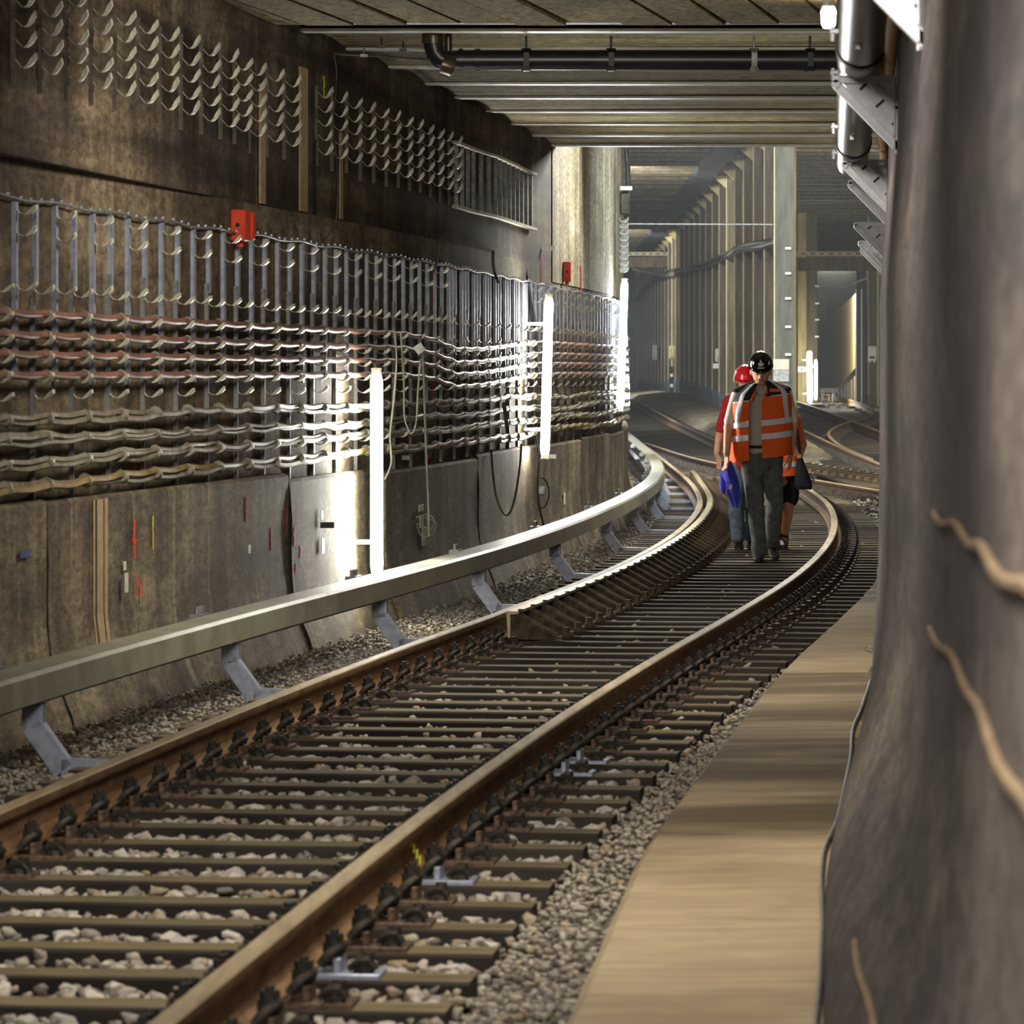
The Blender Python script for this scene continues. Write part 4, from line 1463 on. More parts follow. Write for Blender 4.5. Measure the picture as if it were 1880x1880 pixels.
def h_column(label, X, Y, z0, z1, w_, mk, group=None, foot=True, corbel=True, edge=True, name='steel_column'):
    t = thing(name, label, 'column', (X, Y, z0), group)
    b = MB()
    b.box((X, Y - w_ / 2, (z0 + z1) / 2), (w_, .02, z1 - z0)); b.box((X, Y + w_ / 2, (z0 + z1) / 2), (w_, .02, z1 - z0)); b.box((X, Y, (z0 + z1) / 2), (.016, w_, z1 - z0))
    b.build('shaft', M[mk], t)
    if edge:  # pale strip along the front flange edge
        b = MB(); b.box((X - w_ / 2 - .008, Y - w_ / 2 - .012, (z0 + z1) / 2 + .2), (.022, .02, z1 - z0 - .4)); b.build('pale_edge_strip', M['coledge'], t)
    if foot:
        b = MB(); b.box((X, Y, z0 + .25), (w_ + .05, w_ + .06, .5), bev=.02); b.build('foot', M['colfoot'], t)
    if corbel:
        b = MB()
        pr = [(-w_ / 2, 0), (-w_ / 2 - .32, .30), (-w_ / 2 - .32, .36), (-w_ / 2, .36)]
        b.loft([[Vector((X + x, Y + dy, z1 - .42 + z)) for x, z in pr] for dy in (-.08, .08)])
        b.build('corbel', M['coltan'], t)
    return t


t = h_column('broad grey column with white clips, nearest of the column row', 4.94, 79.2, zg(79) - .2, 6.25, .35, 'colgrey', foot=False, corbel=False)
for y in (456, 502, 548, 600, 651):
    b = MB(); b.box(at(1447, y, 78.9), (.11, .04, .045), bev=.006); b.build('clip', M['white'], t)
b = MB(); b.box(at(1434, 669, 78.95), (.29, .03, .19)); b.build('plate', M['grime'], t)
b = MB(); b.box(at(1434, 690, 78.95), (.29, .03, .21)); b.build('dark_plate', M['galvd'], t)
k = 0
Y = 83.4
while Y < 196:
    X = ROW(Y) - .01
    h_column('slim brown steel column in the far row, %s behind the grey column' % nth(k), X, Y, zg(Y) + (.0 if Y < 150 else -.1), 6.2, .17, 'colbrown', 'steel columns in the far row')
    k += 1
    Y += 4.3
b = MB()
b.loft([[Vector((ROW(Y) - .92, Y, 5.98)), Vector((ROW(Y) - .44, Y, 5.98)), Vector((ROW(Y) - .44, Y, 6.25)), Vector((ROW(Y) - .92, Y, 6.25))] for Y in (85, 140, 200)])
tag(b.build('roof_girder', M['bluesteel']), 'long blue-grey girder under the hall roof above the column row', 'girder')

# cables, rods and small boxes along the row
cbn = thing('cable_bundle', 'thick sagging cable bundle slung along the far column row', 'cable', at(1420, 442, 82))
for s in range(5):
    pts = []
    for x, y in ((1160, 560), (1180, 533), (1200, 512), (1230, 500), (1262, 492), (1300, 482), (1330, 468), (1352, 456), (1375, 452), (1400, 446), (1422, 440)):
        Y = min(34560 / (x - 998 + 8), 190)
        q = at(x, y + 4 * math.sin(s * 2.1 + x * .04) + s * 1.5, Y - .6); pts.append(q)
    b = MB(); b.tube(pts, .045 - .004 * s, 6); b.build('strand', M['greycab' if s % 2 else 'darkcab'], cbn, smooth=60)
b = MB(); b.tube([at(1160, 494, 150), at(1190, 500, 150), at(1225, 506, 145)], .06, 6); tag(b.build('branch_cable', M['darkcab'], smooth=60), 'dark cable reaching from pier edge to the far bundle', 'cable')
b = MB(); b.cyl(at(1146, 411, 79), at(1425, 412, 79), .014, 6); tag(b.build('tie_rod', M['galvd']), 'thin horizontal rod crossing in front of the far columns', 'rod')
for x0, x1, y, Y, lb in ((1150, 1262, 466, 150, 'perforated cross beam left of the column row, high in hall'), (1450, 1612, 466, 115, 'perforated cross beam right of the grey column, high in hall')):
    t = thing('cross_beam', lb, 'beam', at(x0, y, Y))
    b = MB(); a_, c_ = at(x0, y, Y), at(x1, y, Y)
    b.box((a_ + c_) / 2, (c_.x - a_.x, .1, .12)); b.build('flange', M['coledge'], t)
    b = MB(); b.box((a_ + c_) / 2 + Vector((0, .06, -.28)), (c_.x - a_.x, .06, .36)); b.build('web', M['colbrown'], t)
    b = MB()
    for x in np.arange(a_.x + .12, c_.x, .24): b.box((x, Y - .055, a_.z), (.12, .01, .04))
    stuff(b.build('slot', M['black'], t))


def small_box(name, label, cat, px, py, wpx, hpx, Y, mk, d=.12, parts=()):
    t = thing(name, label, cat, at(px, py, Y))
    s = Y / F
    b = MB(); b.box(at(px, py, Y), (wpx * s, d, hpx * s), bev=.01); b.build('housing', M[mk], t)
    for (nm, dx, dy, w_, h_, m2) in parts:
        b = MB(); b.box(at(px + dx, py + dy, Y - d / 2 - .01), (w_ * s, .03, h_ * s)); b.build(nm, M[m2], t)
    return t


small_box('phone_box', 'white phone box on a far brown column left of the walkers', 'box', 1318, 652, 10, 24, 105, 'grime', parts=(('handset', 2, 6, 4, 8, 'black'), ('lower_box', -2, 20, 14, 9, 'white')))
small_box('phone_box', 'small white box on the farthest columns beside the third lamp', 'box', 1202, 647, 9, 27, 160, 'grime', parts=(('handset', 0, 10, 5, 6, 'galvd'),))
small_box('sign_board', 'dark board with white spots below the yellow plate on far column', 'sign', 1233, 706, 8, 66, 140, 'black', .06, parts=(('white_spot', 0, -17, 5, 6, 'white'), ('white_spot', 0, 2, 5, 6, 'white'), ('white_spot', 0, 20, 5, 6, 'white')))
small_box('yellow_plate', 'pale yellow plate above the dark spotted board on far column', 'sign', 1234, 647, 11, 24, 140, 'coledge', .06, parts=(('border', 0, 0, 8, 18, 'coltan'),))

# right-hand side of the hall
h_column('dark narrow column right of the grey column', (1460 - CX) * 124 / F, 124.5, .5, 6.2, .17, 'colbrown', foot=False, corbel=False, edge=False)
h_column('pale tan column left of the distant lamp', (1473 - CX) * 124 / F, 124.2, .5, 6.2, .24, 'coltan', foot=False, corbel=False, edge=False)
t = h_column('brown column with white clips behind the distant lamp', (1490 - CX) * 124 / F, 124.0, .5, 6.2, .30, 'colbrown', foot=False, corbel=False, edge=False)
for y in (494, 525, 557, 587, 618):
    b = MB(); b.box(at(1500, y, 123.6), (.12, .05, .05), bev=.006); b.build('clip', M['white'], t)
small_box('number_sign', 'pale square sign on the tan column left of the distant lamp', 'sign', 1472, 678, 15, 11, 123.9, 'white', .04, parts=(('print', 0, 0, 4, 5, 'galvd'),))
t = thing('portal_lintel', 'pale lintel beam over the side tunnel opening at far right', 'beam', at(1552, 489, 132))
b = MB(); b.box(at(1556, 487, 132), (1.9, .3, .14)); b.build('beam', M['pier'], t)
b = MB(); b.box(at(1556, 494, 131.8), (1.95, .2, .05)); b.build('edge_rail', M['white'], t)
# side tunnel shell
b = MB()
A_, B_ = at(1570, 540, 134), at(1506, 596, 196)
b.loft([[Vector((A_.x, A_.y, .3)), Vector((A_.x, A_.y, A_.z)), Vector((A_.x + .3, A_.y, A_.z)), Vector((A_.x + .3, A_.y, .3))],
        [Vector((B_.x, B_.y, .3)), Vector((B_.x, B_.y, B_.z)), Vector((B_.x + .3, B_.y, B_.z)), Vector((B_.x + .3, B_.y, .3))]])
struct(b.build('trim_33', M['coltan']))
b = MB()
for y in frange(133, 168, 3.2): b.box((11, y, 4.95), (5, 1.5, .12))
b.box((11, 150, 5.06), (6, 36, .1))
struct(b.build('trim_34', M['colgrey']))
t = thing('stair_railing', 'pale sloping stair railing with bars at far right', 'railing', at(1525, 735, 130))
b = MB(); b.box((at(1524, 732, 130) + at(1582, 670, 130)) / 2, ((at(1582, 670, 130) - at(1524, 732, 130)).length, .2, .14), ((at(1582, 670, 130) - at(1524, 732, 130)).normalized(), Vector((0, 1, 0)), (at(1582, 670, 130) - at(1524, 732, 130)).normalized().cross(Vector((0, 1, 0))))); b.build('stringer', M['pier'], t)
for q in range(9):
    x = 1534 + q * 5.4; ytop = 728 - (x - 1524) * 1.06 + 8
    b = MB(); b.cyl(at(x, ytop, 129.8), at(x, 736, 129.8), .022, 6); b.build('baluster', M['galv'], t)
t = thing('navy_column', 'dark blue twin column with pale edges at far right', 'column', at(1581, 735, 128))
b = MB(); b.box(((1576 - CX) * 128 / F, 128, 2.6), (.13, .2, 4.4)); b.box(((1586 - CX) * 128 / F, 128.1, 2.6), (.13, .2, 4.4)); b.build('shaft', M['navy'], t)
for x in (1571, 1581):
    b = MB(); b.box(((x - CX) * 128 / F, 127.85, 2.3), (.035, .04, 3.4)); b.build('edge_strip', M['white'], t)
b = MB(); b.cyl(at(1564, 521, 127.6), at(1593, 510, 127.6), .03, 6); b.build('arm', M['coledge'], t)
h_column('grey column with junction box at the right wall edge', (1603 - CX) * 127 / F, 127, .5, 6.2, .30, 'colgrey', foot=False, corbel=False, edge=True)
b = MB(); b.cyl(at(1612, 495, 126.5), at(1612, 752, 126.5), .03, 8); tag(b.build('conduit', M['coledge'], smooth=50), 'pale upright conduit right of the far junction box', 'pipe')
small_box('junction_box', 'pale junction box on the far grey column at right', 'box', 1601, 649, 16, 27, 126.76, 'white', .12, parts=(('dark_label', 0, 7, 10, 4, 'black'), ('gland', -4, 15, 3, 4, 'white'), ('gland', 4, 15, 3, 4, 'white')))
for (x, lb) in ((1444, 'white angled rail end stand beside the walkers, left of distant lamp'), (1522, 'white angled rail end stand right of the distant lamp')):
    t = thing('rail_end_stand', lb, 'stand', at(x, 745, 117))
    b = MB(); b.box(at(x, 717, 117), (.5, .16, .13), bev=.02); b.build('top_cover', M['white'], t)
    for dx in (-12, 8):
        b = MB()
        for a_, c_ in (((x + dx, 722), (x + dx, 738)), ((x + dx, 738), (x + dx + 10, 747)), ((x + dx + 10, 747), (x + dx + 24, 748))):
            p, q = at(*a_, 117), at(*c_, 117); d = (q - p).normalized()
            b.box((p + q) / 2, ((q - p).length + .03, .1, .07), (d, Vector((0, 1, 0)), d.cross(Vector((0, 1, 0)))))
        b.build('bracket', M['white_steel'], t)
small_box('yellow_case', 'small yellow case beside the far rail end stand', 'case', 1531, 733, 18, 8, 118.5, 'yellow', .2)
b = MB(); b.box(at(1495, 744, 121), (1.1, .9, .08), bev=.02); tag(b.build('lamp_slab', M['pier']), 'pale slab on the ground under the distant lamp', 'slab')
# ------------------------------------------------------------------ people
M['skin'] = simple('skin', srgb(206, 150, 116), srgb(222, 168, 134), .55, scale=20)
M['skintan'] = simple('tanned_skin', srgb(186, 136, 102), srgb(204, 156, 122), .55, scale=20)
M['trouser'] = simple('dark_grey_trousers', srgb(80, 84, 84), srgb(106, 110, 107), .9, scale=14, bump=.3)
M['jeans'] = simple('blue_grey_jeans', srgb(70, 84, 100), srgb(100, 114, 126), .9, scale=14, bump=.3)
M['shirt'] = None
M['sleeve'] = simple('pale_shirt_sleeve', srgb(214, 206, 190), srgb(228, 222, 208), .9, scale=8)
M['maroon'] = simple('maroon_tshirt', srgb(140, 22, 36), srgb(162, 30, 44), .9, scale=8)
M['orange'] = simple('orange_vest_cloth', srgb(236, 88, 28), srgb(246, 104, 40), .7, scale=6, bump=.2)
M['vestblack'] = simple('black_vest_yoke', srgb(26, 28, 30), srgb(40, 42, 42), .8, scale=8)
M['reflect'] = simple('silver_reflective_band', srgb(214, 214, 226), srgb(232, 232, 242), .45, .0, scale=20)
M['helmet'] = simple('black_helmet_shell', srgb(14, 14, 16), srgb(18, 18, 20), .18, spec=.6)
M['redhelmet'] = simple('red_helmet_shell', srgb(190, 18, 34), srgb(204, 26, 42), .25, spec=.6)
M['shoe'] = simple('black_shoe_leather', srgb(26, 25, 24), srgb(44, 42, 38), .5, scale=10)
M['hair'] = simple('grey_hair', srgb(110, 98, 84), srgb(140, 128, 112), .8, scale=40)
M['bluecloth'] = simple('blue_jacket_cloth', srgb(60, 62, 190), srgb(84, 84, 214), .85, scale=10)
M['bag'] = simple('dark_bag_cloth', srgb(28, 28, 38), srgb(40, 40, 50), .8, scale=10)
M['short'] = simple('black_shorts_cloth', srgb(20, 20, 20), srgb(32, 32, 32), .9)
M['eye'] = simple('dark_eye', srgb(30, 24, 20), srgb(40, 32, 26), .3)
M['lip'] = simple('lip', srgb(160, 96, 80), srgb(170, 104, 88), .5)


def shirt_mat():
    t = NT('striped_shirt')
    wv = t.new('ShaderNodeTexWave', wave_type='BANDS', bands_direction='X')
    t.ln(t.coord('Object'), wv.inputs['Vector']); wv.inputs['Scale'].default_value = 22; wv.inputs['Distortion'].default_value = .6
    return t.done(t.ramp(wv.outputs['Fac'], [(.35, srgb(150, 140, 132)), (.6, srgb(220, 214, 200))]), .9)


M['shirt'] = shirt_mat()
PENDING = []


def capsule(b, p0, r0, p1, r1, flat=1.0, fax=None):
    """tapered limb with rounded ends"""
    p0, p1 = Vector(p0), Vector(p1)
    d = (p1 - p0); L = d.length; d.normalize()
    pts, rs = [], []
    for a in (-80, -50, -20): pts.append(p0 + d * (r0 * math.sin(math.radians(a)))); rs.append(r0 * math.cos(math.radians(a)))
    for a in (20, 50, 80): pts.append(p1 + d * (r1 * math.sin(math.radians(a)))); rs.append(r1 * math.cos(math.radians(a)))
    b.tube(pts, r0, 12, rs=rs)


def chain(b, J):
    for (p0, r0), (p1, r1) in zip(J[:-1], J[1:]): capsule(b, p0, r0, p1, r1)


def fuse(name, b, mat, parent, voxel=.012, smooth=6, fold=0.0, fs=9.0):
    o = b.build(name, mat, parent)
    m = o.modifiers.new('r', 'REMESH'); m.mode = 'VOXEL'; m.voxel_size = voxel; m.use_smooth_shade = True
    s = o.modifiers.new('s', 'SMOOTH'); s.iterations = smooth; s.factor = .5
    PENDING.append((o, fold, fs))
    return o


def finish_fused():
    dg = bpy.context.evaluated_depsgraph_get()
    new = []
    for o, fold, fs in PENDING:
        me = bpy.data.meshes.new_from_object(o.evaluated_get(dg))
        new.append(me)
    for (o, fold, fs), me in zip(PENDING, new):
        old = o.data; mats = [m for m in old.materials]
        o.modifiers.clear(); o.data = me
        me.materials.clear()
        for m in mats: me.materials.append(m)
        me.name = o.name
        me.polygons.foreach_set('material_index', [0] * len(me.polygons))
        if fold:
            me.calc_loop_triangles()
            nr = [v.normal.copy() for v in me.vertices]
            for v, n_ in zip(me.vertices, nr):
                c = v.co
                q = Vector((c.x * fs, c.y * fs, c.z * fs * .8))
                v.co = c + n_ * (fold * (mnoise.noise(q) + .6 * mnoise.noise(Vector((c.x * fs * .6, c.y * fs, c.z * fs * 2.6)))))
        for p in me.polygons: p.use_smooth = True
        me.update()


def hand(b, wrist, d, side, r=.010, curl=.5):
    """palm and five fingers; d points from the wrist along the hand, side is the thumb side"""
    d = Vector(d).normalized(); side = Vector(side).normalized(); nrm_ = d.cross(side).normalized()
    wrist = Vector(wrist)
    palm = wrist + d * .085
    for s in (-.028, -.009, .010, .029): capsule(b, wrist + side * s * .5 + d * .02, .015, palm + side * s, .013)
    for s, L in ((-.030, .058), (-.010, .072), (.011, .078), (.031, .07)):
        p0 = palm + side * s
        p1 = p0 + d * L * .5 + nrm_ * L * .12 * curl + side * s * .1
        p2 = p1 + d * L * .35 + nrm_ * L * .45 * curl
        capsule(b, p0, r, p1, r * .92); capsule(b, p1, r * .92, p2, r * .8)
    t0 = wrist + d * .03 + side * .03; t1 = t0 + d * .035 + side * .03 + nrm_ * .01; t2 = t1 + d * .035 + side * .006 + nrm_ * .02
    capsule(b, t0, r * 1.3, t1, r * 1.1); capsule(b, t1, r * 1.1, t2, r * .9)


def shell(name, mat, parent, rings, thick=.006, smooth=50):
    """open sheet with thickness made from rings of points"""
    b = MB()
    b.loft(rings, cap=False, closed=False)
    o = b.build(name, mat, parent, smooth=smooth)
    return o


def person_frame(px0, Y0):
    return lambda x, y, d=0.0: at(x, y, Y0) + Vector((0, d, 0))


def vest_fn(Q, cx, Y0, prof, tilt=0.0):
    """prof: list of (row y, half width px, depth m); returns point(phi, y, grow)"""
    ys_ = [p[0] for p in prof]
    s = Y0 / F

    def pt(phi, y, grow=0.0, dy=0.0):
        a = float(np.interp(y, ys_, [p[1] for p in prof])) * s + grow
        d = float(np.interp(y, ys_, [p[2] for p in prof])) + grow
        cxx = float(np.interp(y, ys_, [p[3] if len(p) > 3 else cx for p in prof]))
        e = .8
        sx = math.copysign(abs(math.sin(phi)) ** e, math.sin(phi)); cy = math.copysign(abs(math.cos(phi)) ** e, math.cos(phi))
        yy = y + tilt * math.sin(phi) * float(np.interp(y, ys_, [p[1] for p in prof]))
        fold = .016 * mnoise.noise(Vector((phi * 4.0, y * .03, cx))) + .006 * mnoise.noise(Vector((phi * 7.0, y * .12, 3)))
        q = at(cxx, yy, Y0)
        return q + Vector((sx * (a + fold), -cy * (d + fold), 0))
    return pt


def sheet(name, mat, parent, pt, ph0, ph1, y0, y1, grow, nph=14, ny=8, edge=None):
    b = MB(); rings = []
    for k in range(ny + 1):
        y = y0 + (y1 - y0) * k / ny
        a0 = ph0(y) if callable(ph0) else ph0; a1 = ph1(y) if callable(ph1) else ph1
        row = [pt(a0 + (a1 - a0) * j / nph, y, grow) for j in range(nph + 1)]
        inn = [pt(a0 + (a1 - a0) * j / nph, y, grow - .006) for j in reversed(range(nph + 1))]
        rings.append(row + inn)
    b.loft(rings)
    return b.build(name, mat, parent, smooth=50)


def shoe(name, parent, heel, toe, w_=.045, h=.09, mk='shoe'):
    heel, toe = Vector(heel), Vector(toe)
    d = (toe - heel); L = d.length; d.normalize(); r = Vector((-d.y, d.x, 0)).normalized() if abs(d.z) < .95 else Vector((1, 0, 0))
    up = r.cross(d)
    if up.z < 0: up = -up
    rings = []
    for f_, ww, hh in ((-.06, .5, .5), (0, .85, .95), (.18, .9, 1.0), (.42, .95, .85), (.68, 1.08, .55), (.88, .95, .42), (.98, .6, .3), (1.0, .25, .18)):
        c = heel + d * (L * f_)
        ring = []
        for j in range(12):
            a = 2 * PI * j / 12
            zz = math.sin(a)
            ring.append(c + r * (math.cos(a) * w_ * ww) + up * ((hh * h / 2) * (zz + 1) if zz > -.5 else hh * h * .0 + (.0)))
        rings.append(ring)
    b = MB(); b.loft(rings)
    o = b.build(name, M[mk], parent, smooth=60)
    return o


def head(b, c, r, tilt=.25, yaw=0.0):
    """skull, jaw, nose, brow, ears fused into the body surface; faces -Y"""
    c = Vector(c)
    f = Vector((math.sin(yaw), -math.cos(yaw), -tilt)).normalized()
    rt = Vector((math.cos(yaw), math.sin(yaw), 0)); up = rt.cross(f)
    if up.z < 0: up = -up
    e = lambda p, a, b_, c_: b.ell(c + rt * p[0] * r + f * p[1] * r + up * p[2] * r, a * r, b_ * r, c_ * r, 12, 8)
    e((0, -.08, .25), .98, 1.12, 1.05)
    e((0, .18, -.35), .82, .85, .85)
    e((0, .45, -.92), .52, .45, .38)
    e((-.38, .35, -.55), .34, .42, .45); e((.38, .35, -.55), .34, .42, .45)
    e((0, .95, .12), .62, .14, .12)
    capsule(b, c + f * r * .98 + up * r * .02, .07 * r + .002, c + f * r * 1.24 + up * r * -.30, .15 * r)
    e((-.12, 1.08, -.34), .12, .14, .1); e((.12, 1.08, -.34), .12, .14, .1)
    e((0, .93, -.60), .30, .12, .07); e((0, .92, -.70), .26, .12, .08)
    e((-.98, -.05, -.1), .12, .26, .34); e((.98, -.05, -.1), .12, .26, .34)
    return f, rt, up


def helmet(parent, c, r, f, rt, up, mk, emblem=True):
    c = Vector(c)
    b = MB(); rings = []
    for k in range(9):
        a = PI / 2 * k / 8
        rr = math.cos(a) * 1.0 + .02; zz = math.sin(a) * 1.08
        rings.append([c + rt * (math.cos(t) * rr * r) + f * (math.sin(t) * rr * r * 1.16) + up * (zz * r + (.03 * r if abs(math.sin(t)) > .95 and k > 3 else 0)) for t in [2 * PI * j / 24 for j in range(24)]])
    b.loft(rings)
    b.build('helmet', M[mk], parent, smooth=45)
    hb = bpy.data.objects[-1] if False else None
    b = MB(); rings = []
    for z0, g in ((-.02, 1.0), (-.10, 1.04), (-.16, 1.02), (-.04, .98)):
        rings.append([c + rt * (math.cos(t) * g * r) + f * (math.sin(t) * g * r * 1.16 + (max(0, math.sin(t)) ** 2) * r * (.34 if z0 < -.03 else .1)) + up * (z0 * r - max(0, math.sin(t)) ** 2 * .12 * r) for t in [2 * PI * j / 24 for j in range(24)]])
    b.loft(rings)
    b.build('helmet_brim', M[mk], parent, smooth=45)
    for q in (-.42, 0, .42):       # ridges along the crown
        b = MB()
        b.tube([c + rt * (q * r * math.cos(a) * .9) + f * (math.cos(a) * r * 1.14 * (1 - .12 * abs(q))) + up * (math.sin(a) * r * 1.08 * (1 - .1 * abs(q)) + .0) for a in frange(.5, 2.3, .2)], r * .055, 6)
        b.build('helmet_ridge', M[mk], parent, smooth=60)
    if emblem:
        def onshell(x, z):     # point on the front of the shell
            zz = z / 1.08
            rr = math.sqrt(max(1 - zz * zz, .01)) + .02
            t = math.asin(max(-1, min(1, x / rr)))
            return c + rt * (x * r) + f * (math.cos(t) * rr * r * 1.16 + .004) + up * (z * r)
        b = MB()
        star = [(-.26, .42), (-.12, .44), (-.05, .62), (0, .70), (.05, .62), (.12, .44), (.28, .42), (.20, .30), (.18, .20), (-.18, .20), (-.18, .30)]
        i = len(b.v); b.v.extend(onshell(x, z) for x, z in star); b.v.append(onshell(0, .36))
        for k in range(len(star)): b.face([i + k, i + (k + 1) % len(star), i + len(star)])
        b.build('helmet_emblem', M['white'], parent)
        b = MB(); i = 0
        bar = [(-.26, .02), (.30, .02), (.30, .11), (-.26, .11)]
        xs_ = frange(-.27, .3, .1)
        for x in xs_: b.v.extend([onshell(x, .0), onshell(x, .11)])
        for k in range(len(xs_) - 1): b.face([2 * k, 2 * k + 2, 2 * k + 3, 2 * k + 1])
        b.build('helmet_label', M['white'], parent)
        for sx in (-.62, .66):
            b = MB()
            q = [(sx - .07, .25), (sx + .05, .28), (sx + .09, .45), (sx - .02, .55)]
            b.v.extend(onshell(x, z) for x, z in q); b.face([0, 1, 2, 3])
            b.build('helmet_sticker', M['white'], parent)


# ---- front walker
Y1 = 39.6
Q = person_frame(1400, Y1)
s1 = Y1 / F
p1 = thing('person', 'front walker in black helmet and open orange vest with grey trousers between the rails', 'person', (at(1405, 1029, Y1).x, Y1 + .2, -.172))
b = MB()
hc = Q(1396, 681.5, -.06)
f_, rt_, up_ = head(b, hc, .092, .30, -.06)
chain(b, [(Q(1398, 722), .062), (Q(1397, 704, -.02), .056), (Q(1396, 690, -.03), .055)])
chain(b, [(Q(1398, 728), .11), (Q(1398, 760), .15), (Q(1398, 800), .12), (Q(1398, 842), .115)])
for s_, pts in ((-1, [(1370, 732), (1376, 770)]), (1, [(1426, 730), (1422, 770)])):
    chain(b, [(Q(*pts[0]), .075), (Q(*pts[1]), .095)])
AL = [(Q(1353, 728, .0), .056), (Q(1337, 784, -.04), .048), (Q(1333, 832, -.12), .034)]
AR = [(Q(1444, 725, .0), .056), (Q(1457, 780, .0), .046), (Q(1452, 832, .0), .031)]
chain(b, AL); chain(b, AR)
hand(b, Q(1333, 834, -.12), (-.03, -.1, -1), (.4, -.9, 0), curl=.9)
hand(b, Q(1451, 835, 0), (-.05, -.1, -1), (-.4, -.9, 0), curl=.5)
LL = [(Q(1382, 855), .08), (Q(1385, 935, -.085), .052), (Q(1392, 1008, -.02), .042)]
LR = [(Q(1417, 855), .08), (Q(1421, 895, .02), .066), (Q(1423, 932, .06), .052), (Q(1420, 1004, .36), .042)]
chain(b, LL); chain(b, LR)
fuse('body', b, M['skin'], p1, .0075, 4)
for sx in (-.36, .36):
    b = MB(); b.ell(hc + rt_ * (sx * .088) + f_ * (.088 * .93) + up_ * (.088 * -.02), .011, .006, .007, 8, 5); b.build('eye', M['eye'], p1, smooth=60)
b = MB(); b.ell(hc + f_ * (.088 * 1.04) + up_ * (-.65 * .088), .022, .005, .004, 10, 5); b.build('mouth', M['lip'], p1, smooth=60)
b = MB()
for sx in (-1, 1): b.ell(hc + rt_ * (sx * .088 * .9) + f_ * (-.2 * .088) + up_ * (.2 * .088), .016, .05, .04, 8, 6)
b.ell(hc - f_ * .088 * .9, .07, .03, .06, 10, 6)
fuse('hair', b, M['hair'], p1, .008, 2)
helmet(p1, hc + up_ * .062 - f_ * .004, .112, f_, rt_, up_, 'helmet')
# shirt and sleeves
b = MB()
chain(b, [(Q(1398, 728), .12), (Q(1397, 760), .162), (Q(1396, 800), .152), (Q(1397, 818), .152)])
for pts in ([(1371, 731), (1376, 770)], [(1425, 729), (1422, 770)]): chain(b, [(Q(*pts[0]), .08), (Q(*pts[1]), .10)])
capsule(b, Q(1385, 706, -.04), .024, Q(1393, 722, -.13), .02); capsule(b, Q(1411, 704, -.04), .024, Q(1401, 721, -.13), .02)
fuse('shirt', b, M['shirt'], p1, .012, 5, .004, 12)
for A_, mk in ((AL, 'sleeve'), (AR, 'sleeve')):
    b = MB(); e = A_[0][0].lerp(A_[1][0], .80)
    chain(b, [(A_[0][0], .064), (e, .062)])
    fuse('sleeve', b, M[mk], p1, .012, 4, .003, 14)
# trousers
b = MB()
chain(b, [(Q(1397, 824), .145), (Q(1398, 846), .148)])
capsule(b, Q(1378, 838), .105, Q(1418, 836), .105)
chain(b, [(Q(1380, 850), .115), (Q(1384, 895, -.04), .094), (Q(1387, 935, -.09), .082), (Q(1391, 980, -.04), .078), (Q(1394, 1012, -.02), .078)])
chain(b, [(Q(1418, 848), .115), (Q(1420, 895, .02), .094), (Q(1423, 932, .06), .084), (Q(1422, 975, .22), .080), (Q(1420, 1004, .36), .076)])
fuse('trousers', b, M['trouser'], p1, .012, 5, .009, 9)
b = MB(); b.tube([Q(1398 + 38 * math.sin(a), 820, -.165 * math.cos(a)) for a in frange(-1.5, 1.5, .3)], .014, 6); b.build('belt', M['shoe'], p1, smooth=60)
sole = -.170
zx = lambda x, d: Vector((at(x, 1000, Y1).x, Y1 + d, sole))
shoe('shoe', p1, zx(1394, .06), zx(1389, -.22), .048, .10)
shoe('shoe', p1, zx(1420, .42) + Vector((0, 0, .05)), zx(1425, .16), .048, .10)
# open vest
VP = [(698, 12, .08), (705, 24, .10), (712, 36, .12), (720, 46, .14), (732, 50, .165), (770, 51, .185), (810, 52, .185), (850, 53, .18)]
vp = vest_fn(Q, 1398, Y1, VP, -.13)
lo_l = lin([(700, -.18), (720, -.28), (735, -.40), (850, -.36)])
lo_r = lin([(700, .16), (720, .14), (735, -.03), (850, .0)])
LEFT, RIGHT = -PI, PI
vest = sheet('vest', M['orange'], p1, vp, lambda y: -PI, lo_l, 733, 843, .022, 18, 10)
v2 = sheet('vest_front', M['orange'], vest, vp, lo_r, lambda y: PI, 728, 841, .022, 18, 10)
sheet('yoke', M['vestblack'], vest, vp, lambda y: -PI, lo_l, 703, 733.5, .022, 18, 6)
sheet('yoke', M['vestblack'], vest, vp, lo_r, lambda y: PI, 701, 728.5, .022, 18, 6)
b = MB(); capsule(b, Q(1384, 708, .01), .05, Q(1357, 723, .01), .072); capsule(b, Q(1412, 706, .01), .05, Q(1440, 720, .01), .072)
fuse('yoke_top', b, M['vestblack'], vest, .01, 4)
for y0, y1 in ((770, 780.5), (795, 805.5)):
    sheet('reflective_band', M['reflect'], vest, vp, lambda y: -PI, lo_l, y0, y1, .0265, 18, 2)
    sheet('reflective_band', M['reflect'], vest, vp, lo_r, lambda y: PI, y0 + 1, y1 + 1, .0265, 18, 2)
sheet('reflective_band', M['reflect'], vest, vp, lin([(700, -.74), (770, -1.06)]), lin([(700, -.50), (770, -.78)]), 703, 770, .0265, 4, 8)
sheet('reflective_band', M['reflect'], vest, vp, lin([(700, .58), (772, .76)]), lin([(700, .84), (772, 1.02)]), 699, 772, .0265, 4, 8)
sheet('piping', M['reflect'], vest, vp, lambda y: -1.3, lo_l, 732, 734, .025, 10, 1)
sheet('piping', M['reflect'], vest, vp, lambda y: .22, lambda y: 1.3, 727.3, 729.3, .025, 10, 1)
b = MB()
for a_, c_ in (((1384, 722), (1378, 734)), ((1408, 716), (1400, 736))):
    capsule(b, Q(*a_, -.13), .018, Q(*c_, -.185), .014)
